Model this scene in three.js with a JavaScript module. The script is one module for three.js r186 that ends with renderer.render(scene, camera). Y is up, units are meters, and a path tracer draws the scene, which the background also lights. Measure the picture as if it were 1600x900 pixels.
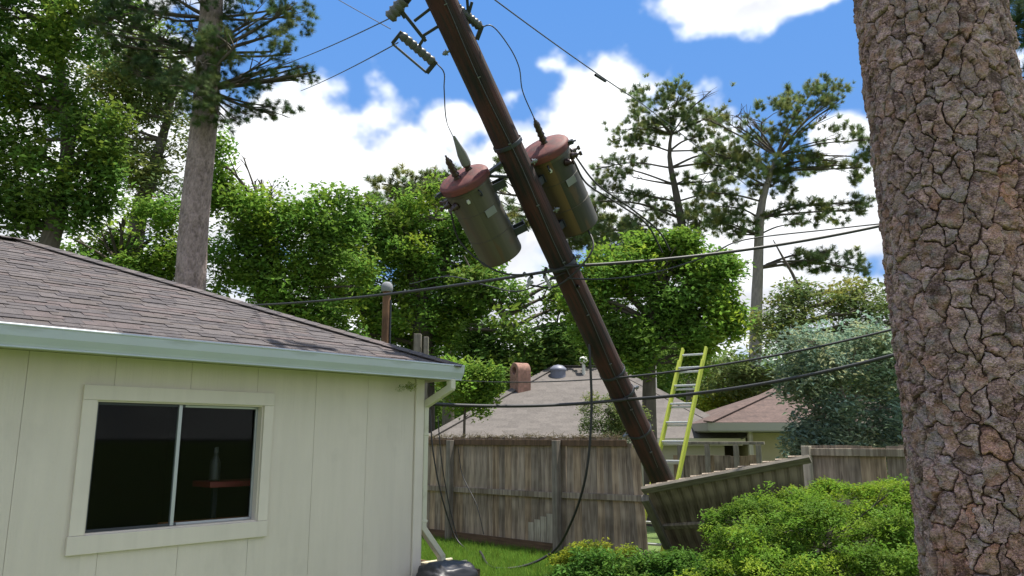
import * as THREE from 'three';
import { mergeGeometries } from 'three/addons/utils/BufferGeometryUtils.js';
import { RoundedBoxGeometry } from 'three/addons/geometries/RoundedBoxGeometry.js';

// ---------------------------------------------------------------- camera, sky, sun, exposure
const scene = new THREE.Scene();
const EYE = 1.7, PITCH = Math.atan(236 / 1200);
const camera = new THREE.PerspectiveCamera(2 * Math.atan(450 / 1200) * 180 / Math.PI, 16 / 9, 0.1, 3000);
camera.position.set(0, EYE, 0);
camera.rotation.set(PITCH, 0, 0);
scene.add(camera);

const renderer = new THREE.WebGLRenderer({ antialias: true });
renderer.toneMapping = THREE.LinearToneMapping;
renderer.toneMappingExposure = 1.85;
renderer.shadowMap.enabled = true;

const SUN_AZ = 72 * Math.PI / 180, SUN_EL = 74 * Math.PI / 180;
const sunDir = new THREE.Vector3(Math.sin(SUN_AZ) * Math.cos(SUN_EL), Math.sin(SUN_EL), -Math.cos(SUN_AZ) * Math.cos(SUN_EL));
const sun = new THREE.DirectionalLight(new THREE.Color().setRGB(1, 0.95, 0.86), 5);
sun.name = 'sun';
sun.position.copy(sunDir).multiplyScalar(90);
sun.castShadow = true; sun.shadow.radius = 2; sun.shadow.mapSize.set(4096, 4096);
Object.assign(sun.shadow.camera, { left: -50, right: 50, top: 50, bottom: -50, near: 1, far: 220 });
scene.add(sun); scene.add(sun.target);

// ---------------------------------------------------------------- random numbers and noise
function rng(seed) { let a = seed >>> 0; return () => { a = (a + 0x6D2B79F5) >>> 0; let t = a; t = Math.imul(t ^ (t >>> 15), t | 1); t ^= t + Math.imul(t ^ (t >>> 7), t | 61); return ((t ^ (t >>> 14)) >>> 0) / 4294967296; }; }
function hash3(x, y, z) { let h = Math.imul(x, 374761393) + Math.imul(y, 668265263) + Math.imul(z, 2147483647 ^ 0x5bd1e995) | 0; h = Math.imul(h ^ (h >>> 13), 1274126177); h ^= h >>> 16; return (h >>> 0) / 4294967296; }
const fade = (t) => t * t * t * (t * (t * 6 - 15) + 10), lerp = (a, b, t) => a + (b - a) * t, clamp = (x, a = 0, b = 1) => Math.min(b, Math.max(a, x));
const smooth = (a, b, x) => { const t = clamp((x - a) / (b - a)); return t * t * (3 - 2 * t); };
function noise3(x, y, z) {   // value noise, -1 to 1
  const ix = Math.floor(x), iy = Math.floor(y), iz = Math.floor(z), u = fade(x - ix), v = fade(y - iy), w = fade(z - iz);
  const c = (a, b, d) => hash3(ix + a, iy + b, iz + d);
  return 2 * lerp(lerp(lerp(c(0, 0, 0), c(1, 0, 0), u), lerp(c(0, 1, 0), c(1, 1, 0), u), v), lerp(lerp(c(0, 0, 1), c(1, 0, 1), u), lerp(c(0, 1, 1), c(1, 1, 1), u), v), w) - 1;
}
const fbm3 = (x, y, z, o = 4) => { let s = 0, a = 0.5, n = 0; for (let i = 0; i < o; i++) { s += a * noise3(x, y, z); n += a; x = x * 2.03 + 7.1; y = y * 2.03 + 3.7; z = z * 2.03 + 1.3; a *= 0.5; } return s / n; };
function tileNoise(x, y, px, py, s) {   // periodic in px, py cells
  const ix = Math.floor(x), iy = Math.floor(y), u = fade(x - ix), v = fade(y - iy), m = (a, b) => ((a % b) + b) % b;
  const c = (a, b) => hash3(m(ix + a, px), m(iy + b, py), s);
  return 2 * lerp(lerp(c(0, 0), c(1, 0), u), lerp(c(0, 1), c(1, 1), u), v) - 1;
}
const tileFbm = (u, v, fx, fy, s, o = 4) => { let t = 0, a = 0.5, n = 0; for (let i = 0; i < o; i++) { t += a * tileNoise(u * fx, v * fy, fx, fy, s + i * 17); n += a; fx *= 2; fy *= 2; a *= 0.5; } return t / n; };

// ---------------------------------------------------------------- sky: blue air with cumulus clouds
{
  const Wd = 3072, Hd = 1536, data = new Float32Array(Wd * Hd * 4), R = rng(77);
  const puffs = [[-33, 15, 11, 7], [-31, 24, 8, 8], [-23, 17, 9, 6.5], [-15, 18.5, 8.5, 6.5], [-8, 19, 8, 6.5], [0, 17.5, 8, 6.5], [7, 20.5, 6.5, 8], [13, 17, 6, 7], [20, 14, 6, 5], [28, 14.5, 7, 6], [36, 17, 8, 6], [19, 32.5, 9, 3.8], [33, 36, 9, 5], [-31, 30, 8, 5], [25, 20.5, 3, 1.6]];
  for (let i = 0; i < 95; i++) {
    const az = R() * 360 - 180, el = 6 + R() * 62, rx = (7 + R() * 9) / Math.max(0.4, Math.cos(el * Math.PI / 180)), ry = 4 + R() * 4;
    if (Math.abs(az) < 46 && el < 44) continue;
    puffs.push([az, el, rx, ry]);
  }
  const half = Hd / 2;
  for (let row = 0; row < Hd; row++) {
    const el = ((row + 0.5) / Hd - 0.5) * 180, ce = Math.cos(el * Math.PI / 180), sy = Math.sin(el * Math.PI / 180);
    const near = row < half ? [] : puffs.filter((p) => Math.abs(el - p[1]) < p[3] * 1.9 + 2);
    for (let col = 0; col < Wd; col++) {
      const k = (row * Wd + col) * 4, round = ((col + 0.5) / Wd - 0.5) * 2 * Math.PI;
      let r = 0.16, g = 0.17, b = 0.16;
      if (row >= half) {
        const x = Math.cos(round) * ce, z = Math.sin(round) * ce;
        const az = Math.atan2(x, -z) * 180 / Math.PI, t = Math.pow(clamp(el / 60), 0.6);
        r = lerp(0.155, 0.038, t); g = lerp(0.28, 0.155, t); b = lerp(0.49, 0.45, t);
        let D = -1, base = 0;
        for (const p of near) {
          let da = az - p[0]; if (da > 180) da -= 360; if (da < -180) da += 360;
          const ax = da / p[2], ay = (el - p[1]) / p[3], q = 1 - ax * ax - ay * ay;
          if (q > D) { D = q; base = ay; }
        }
        const bank = el < 19 ? smooth(19, 7, el) * 1.2 - 0.45 : -1;
        if (bank > D) D = bank;
        if (D > -1.6) {
          const big = fbm3(x * 7 + 11, sy * 10, z * 7 + 4, 3), fine = fbm3(x * 24 + 3, sy * 30 + 9, z * 24, 5);
          const den = D + big * 0.5 + fine * 0.85 + 0.05, a = smooth(-0.12, 0.62, den);
          const under = smooth(0.1, -0.8, base + fine * 0.5 + big * 0.4) * smooth(0.15, 0.9, den);
          const li = 0.80 - 0.34 * under + fine * 0.18 + big * 0.06;
          r = lerp(r, 0.86 * li, a); g = lerp(g, 0.88 * li, a); b = lerp(b, 0.90 * li + 0.03 * under, a);
        }
      }
      data[k] = r; data[k + 1] = g; data[k + 2] = b; data[k + 3] = 1;
    }
  }
  const sky = new THREE.DataTexture(data, Wd, Hd, THREE.RGBAFormat, THREE.FloatType);
  sky.mapping = THREE.EquirectangularReflectionMapping; sky.magFilter = THREE.LinearFilter; sky.minFilter = THREE.LinearFilter; sky.needsUpdate = true;
  scene.background = sky; scene.environment = sky;
}

// ---------------------------------------------------------------- helpers
const V = (x, y, z) => new THREE.Vector3(x, y, z);
// a sight line of the survey through the camera station, carried out to a distance of zf metres north
function at(u, v, zf) {
  const a = (u - 800) / 1200, b = (450 - v) / 1200, c = Math.cos(PITCH), s = Math.sin(PITCH), up = s + b * c, fw = c - b * s;
  return V(a / fw * zf, EYE + up / fw * zf, -zf);
}
const used = new Map();
function numbered(name) { const n = used.get(name) ?? 0; used.set(name, n + 1); return n ? name + '_' + String(n).padStart(3, '0') : name; }
function shade(o) { o.castShadow = true; o.receiveShadow = true; return o; }
function tag(o, label, category, group, kind) { o.userData = { label, category }; if (group) o.userData.group = group; if (kind) o.userData.kind = kind; return o; }
function group(name, label, category, pos = V(0, 0, 0), turn = 0, grp) { const g = new THREE.Group(); g.name = numbered(name); g.position.copy(pos); g.rotation.y = turn; tag(g, label, category, grp); scene.add(g); return g; }
function mesh(name, geo, mat, parent) { const m = shade(new THREE.Mesh(geo, mat)); m.name = parent ? name : numbered(name); (parent ?? scene).add(m); return m; }
function struct(name, geo, mat) { const m = mesh(name, geo, mat); m.userData.kind = 'structure'; return m; }
const merge = (list) => mergeGeometries(list.map((g) => { const h = g.index ? g.toNonIndexed() : g; for (const k of Object.keys(h.attributes)) if (!['position', 'normal', 'uv'].includes(k)) h.deleteAttribute(k); return h; }), false);
function bx(w, h, d, x = 0, y = 0, z = 0) {   // a box with uv in metres
  const g = new THREE.BoxGeometry(w, h, d), uv = g.attributes.uv, S = [[d, h], [d, h], [w, d], [w, d], [w, h], [w, h]];
  for (let i = 0; i < 24; i++) uv.setXY(i, uv.getX(i) * S[i >> 2][0] + x, uv.getY(i) * S[i >> 2][1] + y);
  return g.translate(x, y, z);
}
function rbx(w, h, d, r = 0.006, x = 0, y = 0, z = 0) {   // a box with rounded edges, uv in metres
  const g = new RoundedBoxGeometry(w, h, d, 2, Math.min(r, w / 2.2, h / 2.2, d / 2.2)), p = g.attributes.position, n = g.attributes.normal, uv = g.attributes.uv;
  for (let i = 0; i < p.count; i++) {
    const ax = Math.abs(n.getX(i)), ay = Math.abs(n.getY(i)), az = Math.abs(n.getZ(i));
    if (ay > ax && ay > az) uv.setXY(i, p.getX(i), p.getZ(i)); else if (ax > az) uv.setXY(i, p.getZ(i), p.getY(i)); else uv.setXY(i, p.getX(i), p.getY(i));
  }
  return g.translate(x, y, z);
}
// tapered tube through points, radii along it, uv in metres
function limb(pts, radii, seg = 12, radial = 7, wobble = 0, seed = 1) {
  const curve = new THREE.CatmullRomCurve3(pts), fr = curve.computeFrenetFrames(seg, false), P = [], N = [], U = [], I = [], len = curve.getLength();
  for (let i = 0; i <= seg; i++) {
    const t = i / seg, c = curve.getPointAt(t), k = (radii.length === pts.length ? curve.getUtoTmapping(t) : t) * (radii.length - 1), a = Math.min(radii.length - 2, Math.floor(k)), r = radii.length > 1 ? lerp(radii[a], radii[a + 1], k - a) : radii[0];
    for (let j = 0; j <= radial; j++) {
      const th = j / radial * Math.PI * 2, n = fr.normals[i].clone().multiplyScalar(Math.cos(th)).addScaledVector(fr.binormals[i], Math.sin(th));
      const rr = r * (1 + (wobble ? wobble * noise3(Math.cos(th) * 1.7 + seed, Math.sin(th) * 1.7, t * len * 1.6) : 0));
      P.push(c.x + n.x * rr, c.y + n.y * rr, c.z + n.z * rr); N.push(n.x, n.y, n.z); U.push(j / radial * 2 * Math.PI * r, t * len);
    }
  }
  for (let i = 0; i < seg; i++) for (let j = 0; j < radial; j++) { const a = i * (radial + 1) + j, b = a + radial + 1; I.push(a, a + 1, b, b, a + 1, b + 1); }
  const g = new THREE.BufferGeometry();
  g.setAttribute('position', new THREE.Float32BufferAttribute(P, 3)); g.setAttribute('normal', new THREE.Float32BufferAttribute(N, 3)); g.setAttribute('uv', new THREE.Float32BufferAttribute(U, 2)); g.setIndex(I);
  return g;
}
const tube = (pts, r, seg = 40, radial = 6) => new THREE.TubeGeometry(new THREE.CatmullRomCurve3(pts), seg, r, radial);
function lathe(profile, seg = 28) { return new THREE.LatheGeometry(profile.map(([r, y]) => new THREE.Vector2(r, y)), seg); }
const cyl = (r0, r1, h, seg = 14) => new THREE.CylinderGeometry(r1, r0, h, seg).translate(0, h / 2, 0);
// flat polygon, double sided by the renderer; uv in metres on its own plane
function sheet(pts, uAxis) {
  const P = [], U = [], u = uAxis.clone().normalize(), n = pts[1].clone().sub(pts[0]).cross(pts[2].clone().sub(pts[0])).normalize(), v = n.clone().cross(u);
  for (let i = 1; i + 1 < pts.length; i++) for (const p of [pts[0], pts[i], pts[i + 1]]) { P.push(p.x, p.y, p.z); U.push(p.dot(u), p.dot(v)); }
  const g = new THREE.BufferGeometry();
  g.setAttribute('position', new THREE.Float32BufferAttribute(P, 3)); g.setAttribute('uv', new THREE.Float32BufferAttribute(U, 2)); g.computeVertexNormals();
  return g;
}
// ---------------------------------------------------------------- textures (colour, grain and wear only)
const L2S = (x) => { x = clamp(x); return Math.round(255 * (x <= 0.0031308 ? 12.92 * x : 1.055 * Math.pow(x, 1 / 2.4) - 0.055)); };
function tex(n, size, fn, color = true) {   // n pixels a side, size metres a side; fn(u, v) -> [r, g, b] linear, or one number
  const d = new Uint8Array(n * n * 4);
  for (let y = 0; y < n; y++) for (let x = 0; x < n; x++) {
    const c = fn((x + 0.5) / n, (y + 0.5) / n), k = (y * n + x) * 4;
    if (color) { d[k] = L2S(c[0]); d[k + 1] = L2S(c[1]); d[k + 2] = L2S(c[2]); } else d[k] = d[k + 1] = d[k + 2] = Math.round(255 * clamp(c));
    d[k + 3] = 255;
  }
  const t = new THREE.DataTexture(d, n, n, THREE.RGBAFormat);
  t.wrapS = t.wrapT = THREE.RepeatWrapping; t.magFilter = THREE.LinearFilter; t.minFilter = THREE.LinearMipmapLinearFilter; t.generateMipmaps = true;
  if (color) t.colorSpace = THREE.SRGBColorSpace;
  t.repeat.set(1 / size, 1 / size); t.needsUpdate = true;
  return t;
}
const mix3 = (a, b, t) => [lerp(a[0], b[0], t), lerp(a[1], b[1], t), lerp(a[2], b[2], t)];
const std = (o) => new THREE.MeshStandardMaterial({ roughness: 0.85, metalness: 0, side: THREE.DoubleSide, ...o });
const rgb = (r, g, b) => new THREE.Color().setRGB(r, g, b);

const woodGrain = (dark, light, s) => (u, v) => {
  const st = tileFbm(u, v, 34, 2, s, 4), fine = tileFbm(u, v, 120, 6, s + 5, 2), pat = tileFbm(u, v, 3, 4, s + 9, 3), crack = smooth(0.42, 0.62, tileFbm(u, v, 60, 3, s + 13, 2));
  let c = mix3(dark, light, clamp(0.5 + st * 0.5 + fine * 0.22 + pat * 0.45));
  return mix3(c, dark, crack * 0.6);
};
const woodBump = tex(256, 1, (u, v) => 0.5 + 0.3 * tileFbm(u, v, 40, 2, 3, 4) + 0.2 * tileFbm(u, v, 110, 5, 7, 2), false);
const fenceTex = tex(512, 1, woodGrain([0.11, 0.08, 0.056], [0.43, 0.345, 0.26], 21));
const fenceMats = [[1, 1, 1], [0.84, 0.85, 0.87], [1.12, 1.06, 0.97], [0.95, 0.88, 0.78], [0.75, 0.76, 0.78]].map((c) => std({ map: fenceTex, color: rgb(...c), bumpMap: woodBump, bumpScale: 0.004, roughness: 0.95 }));
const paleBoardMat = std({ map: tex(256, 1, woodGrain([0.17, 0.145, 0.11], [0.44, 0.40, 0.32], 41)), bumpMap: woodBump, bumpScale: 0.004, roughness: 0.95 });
const railMat = std({ map: tex(256, 1, (u, v) => woodGrain([0.13, 0.10, 0.072], [0.36, 0.305, 0.235], 31)(v, u)), roughness: 0.95 });
const rotMat = std({ map: tex(256, 1, (u, v) => woodGrain([0.06, 0.036, 0.02], [0.17, 0.105, 0.06], 61)(v, u)), roughness: 0.95 });
const poleTex = tex(512, 1.2, (u, v) => {
  const st = tileFbm(u, v, 30, 2, 91, 4), pat = tileFbm(u, v, 4, 3, 95, 4), cr = smooth(0.3, 0.5, tileFbm(u, v, 44, 2, 99, 3));
  let c = mix3([0.008, 0.005, 0.0045], [0.06, 0.017, 0.013], clamp(0.36 + st * 0.6 + pat * 0.8));
  return mix3(c, [0.016, 0.011, 0.01], cr * 0.8);
});
const poleMat = std({ map: poleTex, bumpMap: woodBump, bumpScale: 0.008, roughness: 0.8 });
const postMat = std({ map: tex(256, 1, woodGrain([0.07, 0.035, 0.018], [0.21, 0.11, 0.06], 71)), bumpMap: woodBump, bumpScale: 0.005, roughness: 0.9 });
const greyPostMat = std({ map: tex(256, 1, woodGrain([0.08, 0.07, 0.055], [0.25, 0.22, 0.18], 73)), bumpMap: woodBump, bumpScale: 0.005, roughness: 0.9 });

const sidingTex = tex(512, 1.7, (u, v) => {
  const a = tileFbm(u, v, 3, 2, 5, 4), s = tileFbm(u, v, 26, 2, 9, 3), d = smooth(0.35, 0.7, tileFbm(u, v, 9, 7, 13, 4));
  const k = 1 + a * 0.06 + s * 0.04 - d * 0.04;
  return [0.61 * k, 0.545 * k, 0.475 * k];
});
const sidingBump = tex(512, 0.8, (u, v) => 0.5 + 0.35 * tileFbm(u, v, 60, 3, 15, 3) + 0.15 * tileFbm(u, v, 120, 120, 18, 2), false);
const sidingMat = std({ map: sidingTex, bumpMap: sidingBump, bumpScale: 0.0025, roughness: 0.75 });
const trimMat = std({ map: tex(256, 1.3, (u, v) => { const k = 1 + 0.07 * tileFbm(u, v, 4, 4, 25, 4) + 0.03 * tileFbm(u, v, 40, 3, 29, 2); return [0.63 * k, 0.565 * k, 0.495 * k]; }), roughness: 0.7 });
const gutterMat = std({ map: tex(256, 1.1, (u, v) => { const k = 1 + 0.06 * tileFbm(u, v, 3, 6, 35, 4), d = smooth(0.25, 0.7, tileFbm(u, v, 18, 3, 37, 4)); return mix3([0.45 * k, 0.495 * k, 0.53 * k], [0.24, 0.26, 0.23], d * 0.4); }), roughness: 0.5, metalness: 0 });
const spoutMat = std({ map: tex(256, 0.7, (u, v) => { const d = smooth(0.1, 0.6, tileFbm(u, v, 5, 3, 45, 4)); return mix3([0.55, 0.53, 0.42], [0.36, 0.33, 0.23], d * 0.7); }), roughness: 0.55 });
const soffitMat = std({ map: tex(256, 1, (u, v) => { const k = 1 + 0.15 * tileFbm(u, v, 5, 5, 48, 4); return [0.36 * k, 0.36 * k, 0.25 * k]; }), roughness: 0.85 });
const gritBump = tex(256, 0.12, (u, v) => 0.5 + 0.5 * tileFbm(u, v, 48, 48, 53, 2), false);
const shingleTex = tex(512, 0.9, (u, v) => {
  const gr = tileNoise(u * 220, v * 220, 220, 220, 55), gr2 = tileNoise(u * 110, v * 110, 110, 110, 57), a = tileFbm(u, v, 4, 4, 59, 4);
  const k = 1 + gr * 0.28 + gr2 * 0.22 + a * 0.22;
  return [0.088 * k, 0.077 * k, 0.077 * k];
});
const shingleMats = [[1, 1, 1], [0.88, 0.88, 0.9], [1.12, 1.1, 1.09], [1.08, 0.98, 0.96], [0.78, 0.78, 0.81], [0.97, 0.93, 0.88]].map((c) => std({ map: shingleTex, color: rgb(...c), bumpMap: gritBump, bumpScale: 0.002, roughness: 0.95 }));
const concreteMat = std({ map: tex(256, 0.8, (u, v) => { const k = 1 + 0.3 * tileFbm(u, v, 10, 10, 63, 4); return [0.5 * k, 0.46 * k, 0.33 * k]; }), roughness: 0.95 });
const blackPlastic = std({ color: rgb(0.016, 0.017, 0.023), roughness: 0.45 });
const wireMat = std({ color: rgb(0.014, 0.014, 0.015), roughness: 0.55 });
const bareWire = std({ color: rgb(0.075, 0.08, 0.085), roughness: 0.45, metalness: 0.6 });
const steelMat = std({ color: rgb(0.2, 0.21, 0.22), roughness: 0.5, metalness: 0.7 });
const darkSteel = std({ color: rgb(0.04, 0.045, 0.055), roughness: 0.5, metalness: 0.5 });
const aluMat = std({ color: rgb(0.42, 0.44, 0.46), roughness: 0.45, metalness: 0.6 });

// ---------------------------------------------------------------- ground
const lawnTex = tex(512, 4, (u, v) => {
  const a = tileFbm(u, v, 5, 5, 101, 4), f = tileFbm(u, v, 90, 90, 103, 2), d = smooth(0.15, 0.6, tileFbm(u, v, 7, 7, 107, 4));
  return mix3(mix3([0.055, 0.10, 0.022], [0.13, 0.19, 0.045], clamp(0.5 + a * 0.5 + f * 0.4)), [0.12, 0.085, 0.05], d * 0.5);
});
const lawnMat = std({ map: lawnTex, bumpMap: tex(256, 0.6, (u, v) => 0.5 + 0.5 * tileFbm(u, v, 40, 40, 109, 3), false), bumpScale: 0.03, roughness: 1 });
{
  const g = new THREE.PlaneGeometry(900, 900, 1, 1).rotateX(-Math.PI / 2), uv = g.attributes.uv;
  for (let i = 0; i < uv.count; i++) uv.setXY(i, uv.getX(i) * 900, uv.getY(i) * 900);
  struct('ground', g, lawnMat);
}
// a box from a to b, w wide (towards side), d deep
function beam(a, b, w, d, side = V(1, 0, 0), r = 0.004) {
  const y = b.clone().sub(a), len = y.length(); y.normalize();
  const z = side.clone().cross(y).normalize(), x = y.clone().cross(z).normalize(), m = new THREE.Matrix4().makeBasis(x, y, z).setPosition(a.clone().add(b).multiplyScalar(0.5));
  return (r > 0 ? rbx(w, len, d, r) : bx(w, len, d)).applyMatrix4(m);
}

// ---------------------------------------------------------------- the garage with the window (its corner at the origin of its group, local x along the wall, local z out of it)
const CORNER = V(-0.971, 0, -8.368), TURN = 47 * Math.PI / 180;
{
  const g = group('garage', 'pale beige garage with grey shingle hip roof and sliding window', 'garage', CORNER, TURN), R = rng(5);
  const X0 = -9, H = 2.335, DEP = 6, op = { x0: -3.27, x1: -1.865, y0: 0.995, y1: 1.995 };
  // wall cores round a closed room
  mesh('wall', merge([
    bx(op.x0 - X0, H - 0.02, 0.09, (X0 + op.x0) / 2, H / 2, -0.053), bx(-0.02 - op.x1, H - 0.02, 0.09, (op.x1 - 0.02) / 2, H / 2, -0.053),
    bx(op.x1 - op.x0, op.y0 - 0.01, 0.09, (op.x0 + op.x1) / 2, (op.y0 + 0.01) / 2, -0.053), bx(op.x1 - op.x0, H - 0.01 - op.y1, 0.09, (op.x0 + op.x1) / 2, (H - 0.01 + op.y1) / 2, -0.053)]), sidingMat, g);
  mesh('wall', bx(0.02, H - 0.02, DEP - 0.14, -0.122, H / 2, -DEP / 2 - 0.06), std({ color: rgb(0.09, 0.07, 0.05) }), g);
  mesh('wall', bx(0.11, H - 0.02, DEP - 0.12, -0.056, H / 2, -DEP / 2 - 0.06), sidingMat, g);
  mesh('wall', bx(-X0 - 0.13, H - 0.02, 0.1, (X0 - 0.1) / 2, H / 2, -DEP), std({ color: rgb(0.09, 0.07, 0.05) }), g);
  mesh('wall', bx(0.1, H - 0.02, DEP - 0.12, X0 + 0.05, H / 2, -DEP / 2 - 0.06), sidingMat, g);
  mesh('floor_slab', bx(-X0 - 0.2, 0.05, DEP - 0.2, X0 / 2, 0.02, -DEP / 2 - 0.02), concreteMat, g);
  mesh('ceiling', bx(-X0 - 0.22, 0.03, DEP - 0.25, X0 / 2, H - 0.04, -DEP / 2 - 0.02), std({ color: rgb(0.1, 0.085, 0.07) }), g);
  // siding boards with open grooves between them
  const pitch = 0.61, gap = 0.0035;
  for (let x1 = -0.105; x1 > X0; x1 -= pitch) {
    const a = x1 - pitch + gap, y0 = 0.06, y1 = H, dz = (R() - 0.5) * 0.0025;
    const add = (p, q, r, s) => { if (q - p > 0.004 && s - r > 0.004) mesh('siding_board', bx(q - p, s - r, 0.006, (p + q) / 2, (r + s) / 2, -0.004 + dz * 0.3), sidingMat, g); };
    const lo = clamp(op.x0, a, x1), hi = clamp(op.x1, a, x1);
    if (hi > lo) { add(a, lo, y0, y1); add(hi, x1, y0, y1); add(lo, hi, y0, op.y0); add(lo, hi, op.y1, y1); } else add(a, x1, y0, y1);
  }
  mesh('corner_board', rbx(0.1, H - 0.06, 0.028, 0.004, -0.05, (H + 0.06) / 2, 0.0085), trimMat, g);
  mesh('corner_board', rbx(0.028, H - 0.06, 0.1, 0.004, 0.014, (H + 0.06) / 2, -0.042), trimMat, g);
  // window trim
  const tr = (w, h, x, y, d = 0.026) => mesh('window_trim', rbx(w, h, d, 0.004, x, y, d / 2 + 0.0005), trimMat, g);
  tr(op.x1 - op.x0 + 0.2, 0.115, (op.x0 + op.x1) / 2 - 0.005, op.y1 + 0.0575);
  tr(op.x1 - op.x0 + 0.21, 0.135, (op.x0 + op.x1) / 2 - 0.008, op.y0 - 0.0675, 0.03);
  tr(0.105, op.y1 - op.y0 - 0.002, op.x0 - 0.0525, (op.y0 + op.y1) / 2); tr(0.092, op.y1 - op.y0 - 0.002, op.x1 + 0.046, (op.y0 + op.y1) / 2);
  // sliding window
  const w = new THREE.Group(); w.name = 'window'; g.add(w);
  const cx = (op.x0 + op.x1) / 2, cy = (op.y0 + op.y1) / 2, W = op.x1 - op.x0, Hh = op.y1 - op.y0, mx = -2.597;
  const jamb = 0.012;
  mesh('jamb', merge([bx(jamb, Hh, 0.105, op.x0 + jamb / 2, cy, -0.05), bx(jamb, Hh, 0.105, op.x1 - jamb / 2, cy, -0.05), bx(W - 2 * jamb, jamb, 0.105, cx, op.y1 - jamb / 2, -0.05), bx(W - 2 * jamb, jamb, 0.105, cx, op.y0 + jamb / 2, -0.05)]), trimMat, w);
  const fr = (w0, h0, x, y, z) => rbx(w0, h0, 0.022, 0.003, x, y, z), darkAlu = std({ color: rgb(0.05, 0.055, 0.065), roughness: 0.45, metalness: 0.5 });
  mesh('frame', merge([fr(0.02, Hh - 0.03, op.x0 + 0.023, cy, -0.045), fr(W / 2, 0.02, op.x0 + W / 4 + 0.01, op.y1 - 0.023, -0.045), fr(W / 2, 0.02, op.x0 + W / 4 + 0.01, op.y0 + 0.023, -0.045)]), darkAlu, w);
  mesh('frame', merge([fr(0.02, Hh - 0.03, op.x1 - 0.023, cy, -0.075), fr(W / 2, 0.02, op.x1 - W / 4 - 0.01, op.y1 - 0.023, -0.075), fr(W / 2, 0.02, op.x1 - W / 4 - 0.01, op.y0 + 0.023, -0.075)]), aluMat, w);
  mesh('mullion', rbx(0.03, Hh - 0.03, 0.034, 0.004, mx, cy, -0.046), aluMat, w);
  const glass = new THREE.MeshPhysicalMaterial({ color: rgb(0.82, 0.86, 0.85), roughness: 0.02, transmission: 1, thickness: 0, ior: 1.45, specularIntensity: 0.15, side: THREE.DoubleSide });
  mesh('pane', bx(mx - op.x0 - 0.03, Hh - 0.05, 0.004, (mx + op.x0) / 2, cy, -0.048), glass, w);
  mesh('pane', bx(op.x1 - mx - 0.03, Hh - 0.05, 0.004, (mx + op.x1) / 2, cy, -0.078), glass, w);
  mesh('sill', rbx(op.x1 - mx + 0.1, 0.025, 0.16, 0.005, (op.x1 + mx) / 2 + 0.04, op.y0 + 0.01, -0.195), std({ color: rgb(0.4, 0.14, 0.05), roughness: 0.5 }), w);
  // soffit, fascia, gutter
  const zo = 0.28, xo = 0.2;
  mesh('soffit', merge([bx(-X0 + xo + 0.2, 0.012, zo, (X0 + xo) / 2 - 0.1, H + 0.008, zo / 2), bx(xo, 0.012, DEP + 0.2, xo / 2, H + 0.008, -DEP / 2 - 0.101), bx(-X0 + xo + 0.2, 0.012, 0.3, (X0 + xo) / 2 - 0.1, H + 0.008, -DEP - 0.36)]), soffitMat, g);
  mesh('fascia', merge([bx(-X0 + xo + 0.25, 0.15, 0.02, (X0 + xo) / 2 - 0.1, H + 0.06, zo + 0.011), bx(0.02, 0.15, DEP + 0.6, xo + 0.011, H + 0.06, -DEP / 2 - 0.02)]), trimMat, g);
  const prof = [[0.302, 2.47], [0.302, 2.318], [0.372, 2.318], [0.384, 2.345], [0.412, 2.392], [0.422, 2.448], [0.424, 2.466], [0.406, 2.47], [0.406, 2.462], [0.417, 2.458], [0.406, 2.396], [0.378, 2.348], [0.366, 2.323], [0.307, 2.323], [0.307, 2.47]];
  const sh = new THREE.Shape(prof.map(([z, y]) => new THREE.Vector2(-z, y))), GL = 9.55;
  mesh('gutter', new THREE.ExtrudeGeometry(sh, { depth: GL, bevelEnabled: false }).rotateY(Math.PI / 2).translate(0.225 - GL, 0, 0), gutterMat, g);
  const cap = new THREE.Shape([[0.303, 2.47], [0.303, 2.318], [0.372, 2.318], [0.384, 2.345], [0.412, 2.392], [0.424, 2.466]].map(([z, y]) => new THREE.Vector2(-z, y)));
  mesh('gutter_lip', tube([V(0.225, 2.464, 0.419), V(-4, 2.464, 0.419), V(-9.3, 2.464, 0.419)], 0.011, 2, 8), gutterMat, g);
  mesh('gutter_lip', tube([V(0.225, 2.32, 0.372), V(-4, 2.32, 0.372), V(-9.3, 2.32, 0.372)], 0.007, 2, 8), gutterMat, g);
  mesh('gutter_end_cap', new THREE.ExtrudeGeometry(cap, { depth: 0.004, bevelEnabled: false }).rotateY(Math.PI / 2).translate(0.2255, 0, 0), gutterMat, g);
  for (let x = -0.5; x > -8; x -= 0.81) mesh('gutter_hanger', bx(0.025, 0.006, 0.1, x, 2.455, 0.356), aluMat, g);
  // downspout with two elbows
  const pts = [V(0.10, 2.325, 0.35), V(0.10, 2.235, 0.35), V(0.066, 2.06, -0.03), V(0.066, 0.78, -0.03), V(0.34, 0.47, -0.03), V(0.36, 0.34, -0.03)];
  const seg = []; for (let i = 0; i + 1 < pts.length; i++) { const dn = pts[i + 1].clone().sub(pts[i]).normalize(); seg.push(beam(pts[i].clone().addScaledVector(dn, i ? -0.02 : 0), pts[i + 1].clone().addScaledVector(dn, 0.02), 0.065, 0.082, V(1, 0.02, 0), 0.012)); }
  mesh('downspout', merge(seg), spoutMat, g);
  for (const y of [1.75, 0.85]) mesh('downspout_strap', rbx(0.074, 0.03, 0.092, 0.006, 0.066, y, -0.03), spoutMat, g);
  // roof
  const ye = 2.452, ze = 0.365, xe = 0.205, half = DEP / 2 + ze, rise = 0.4, yr = ye + half * rise, xl = X0 - xe;
  const A = V(xe, ye, ze), B = V(xl, ye, ze), C = V(xl, ye, ze - 2 * half), D = V(xe, ye, ze - 2 * half), P = V(xe - half, yr, ze - half), Q = V(xl + half, yr, ze - half);
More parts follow.
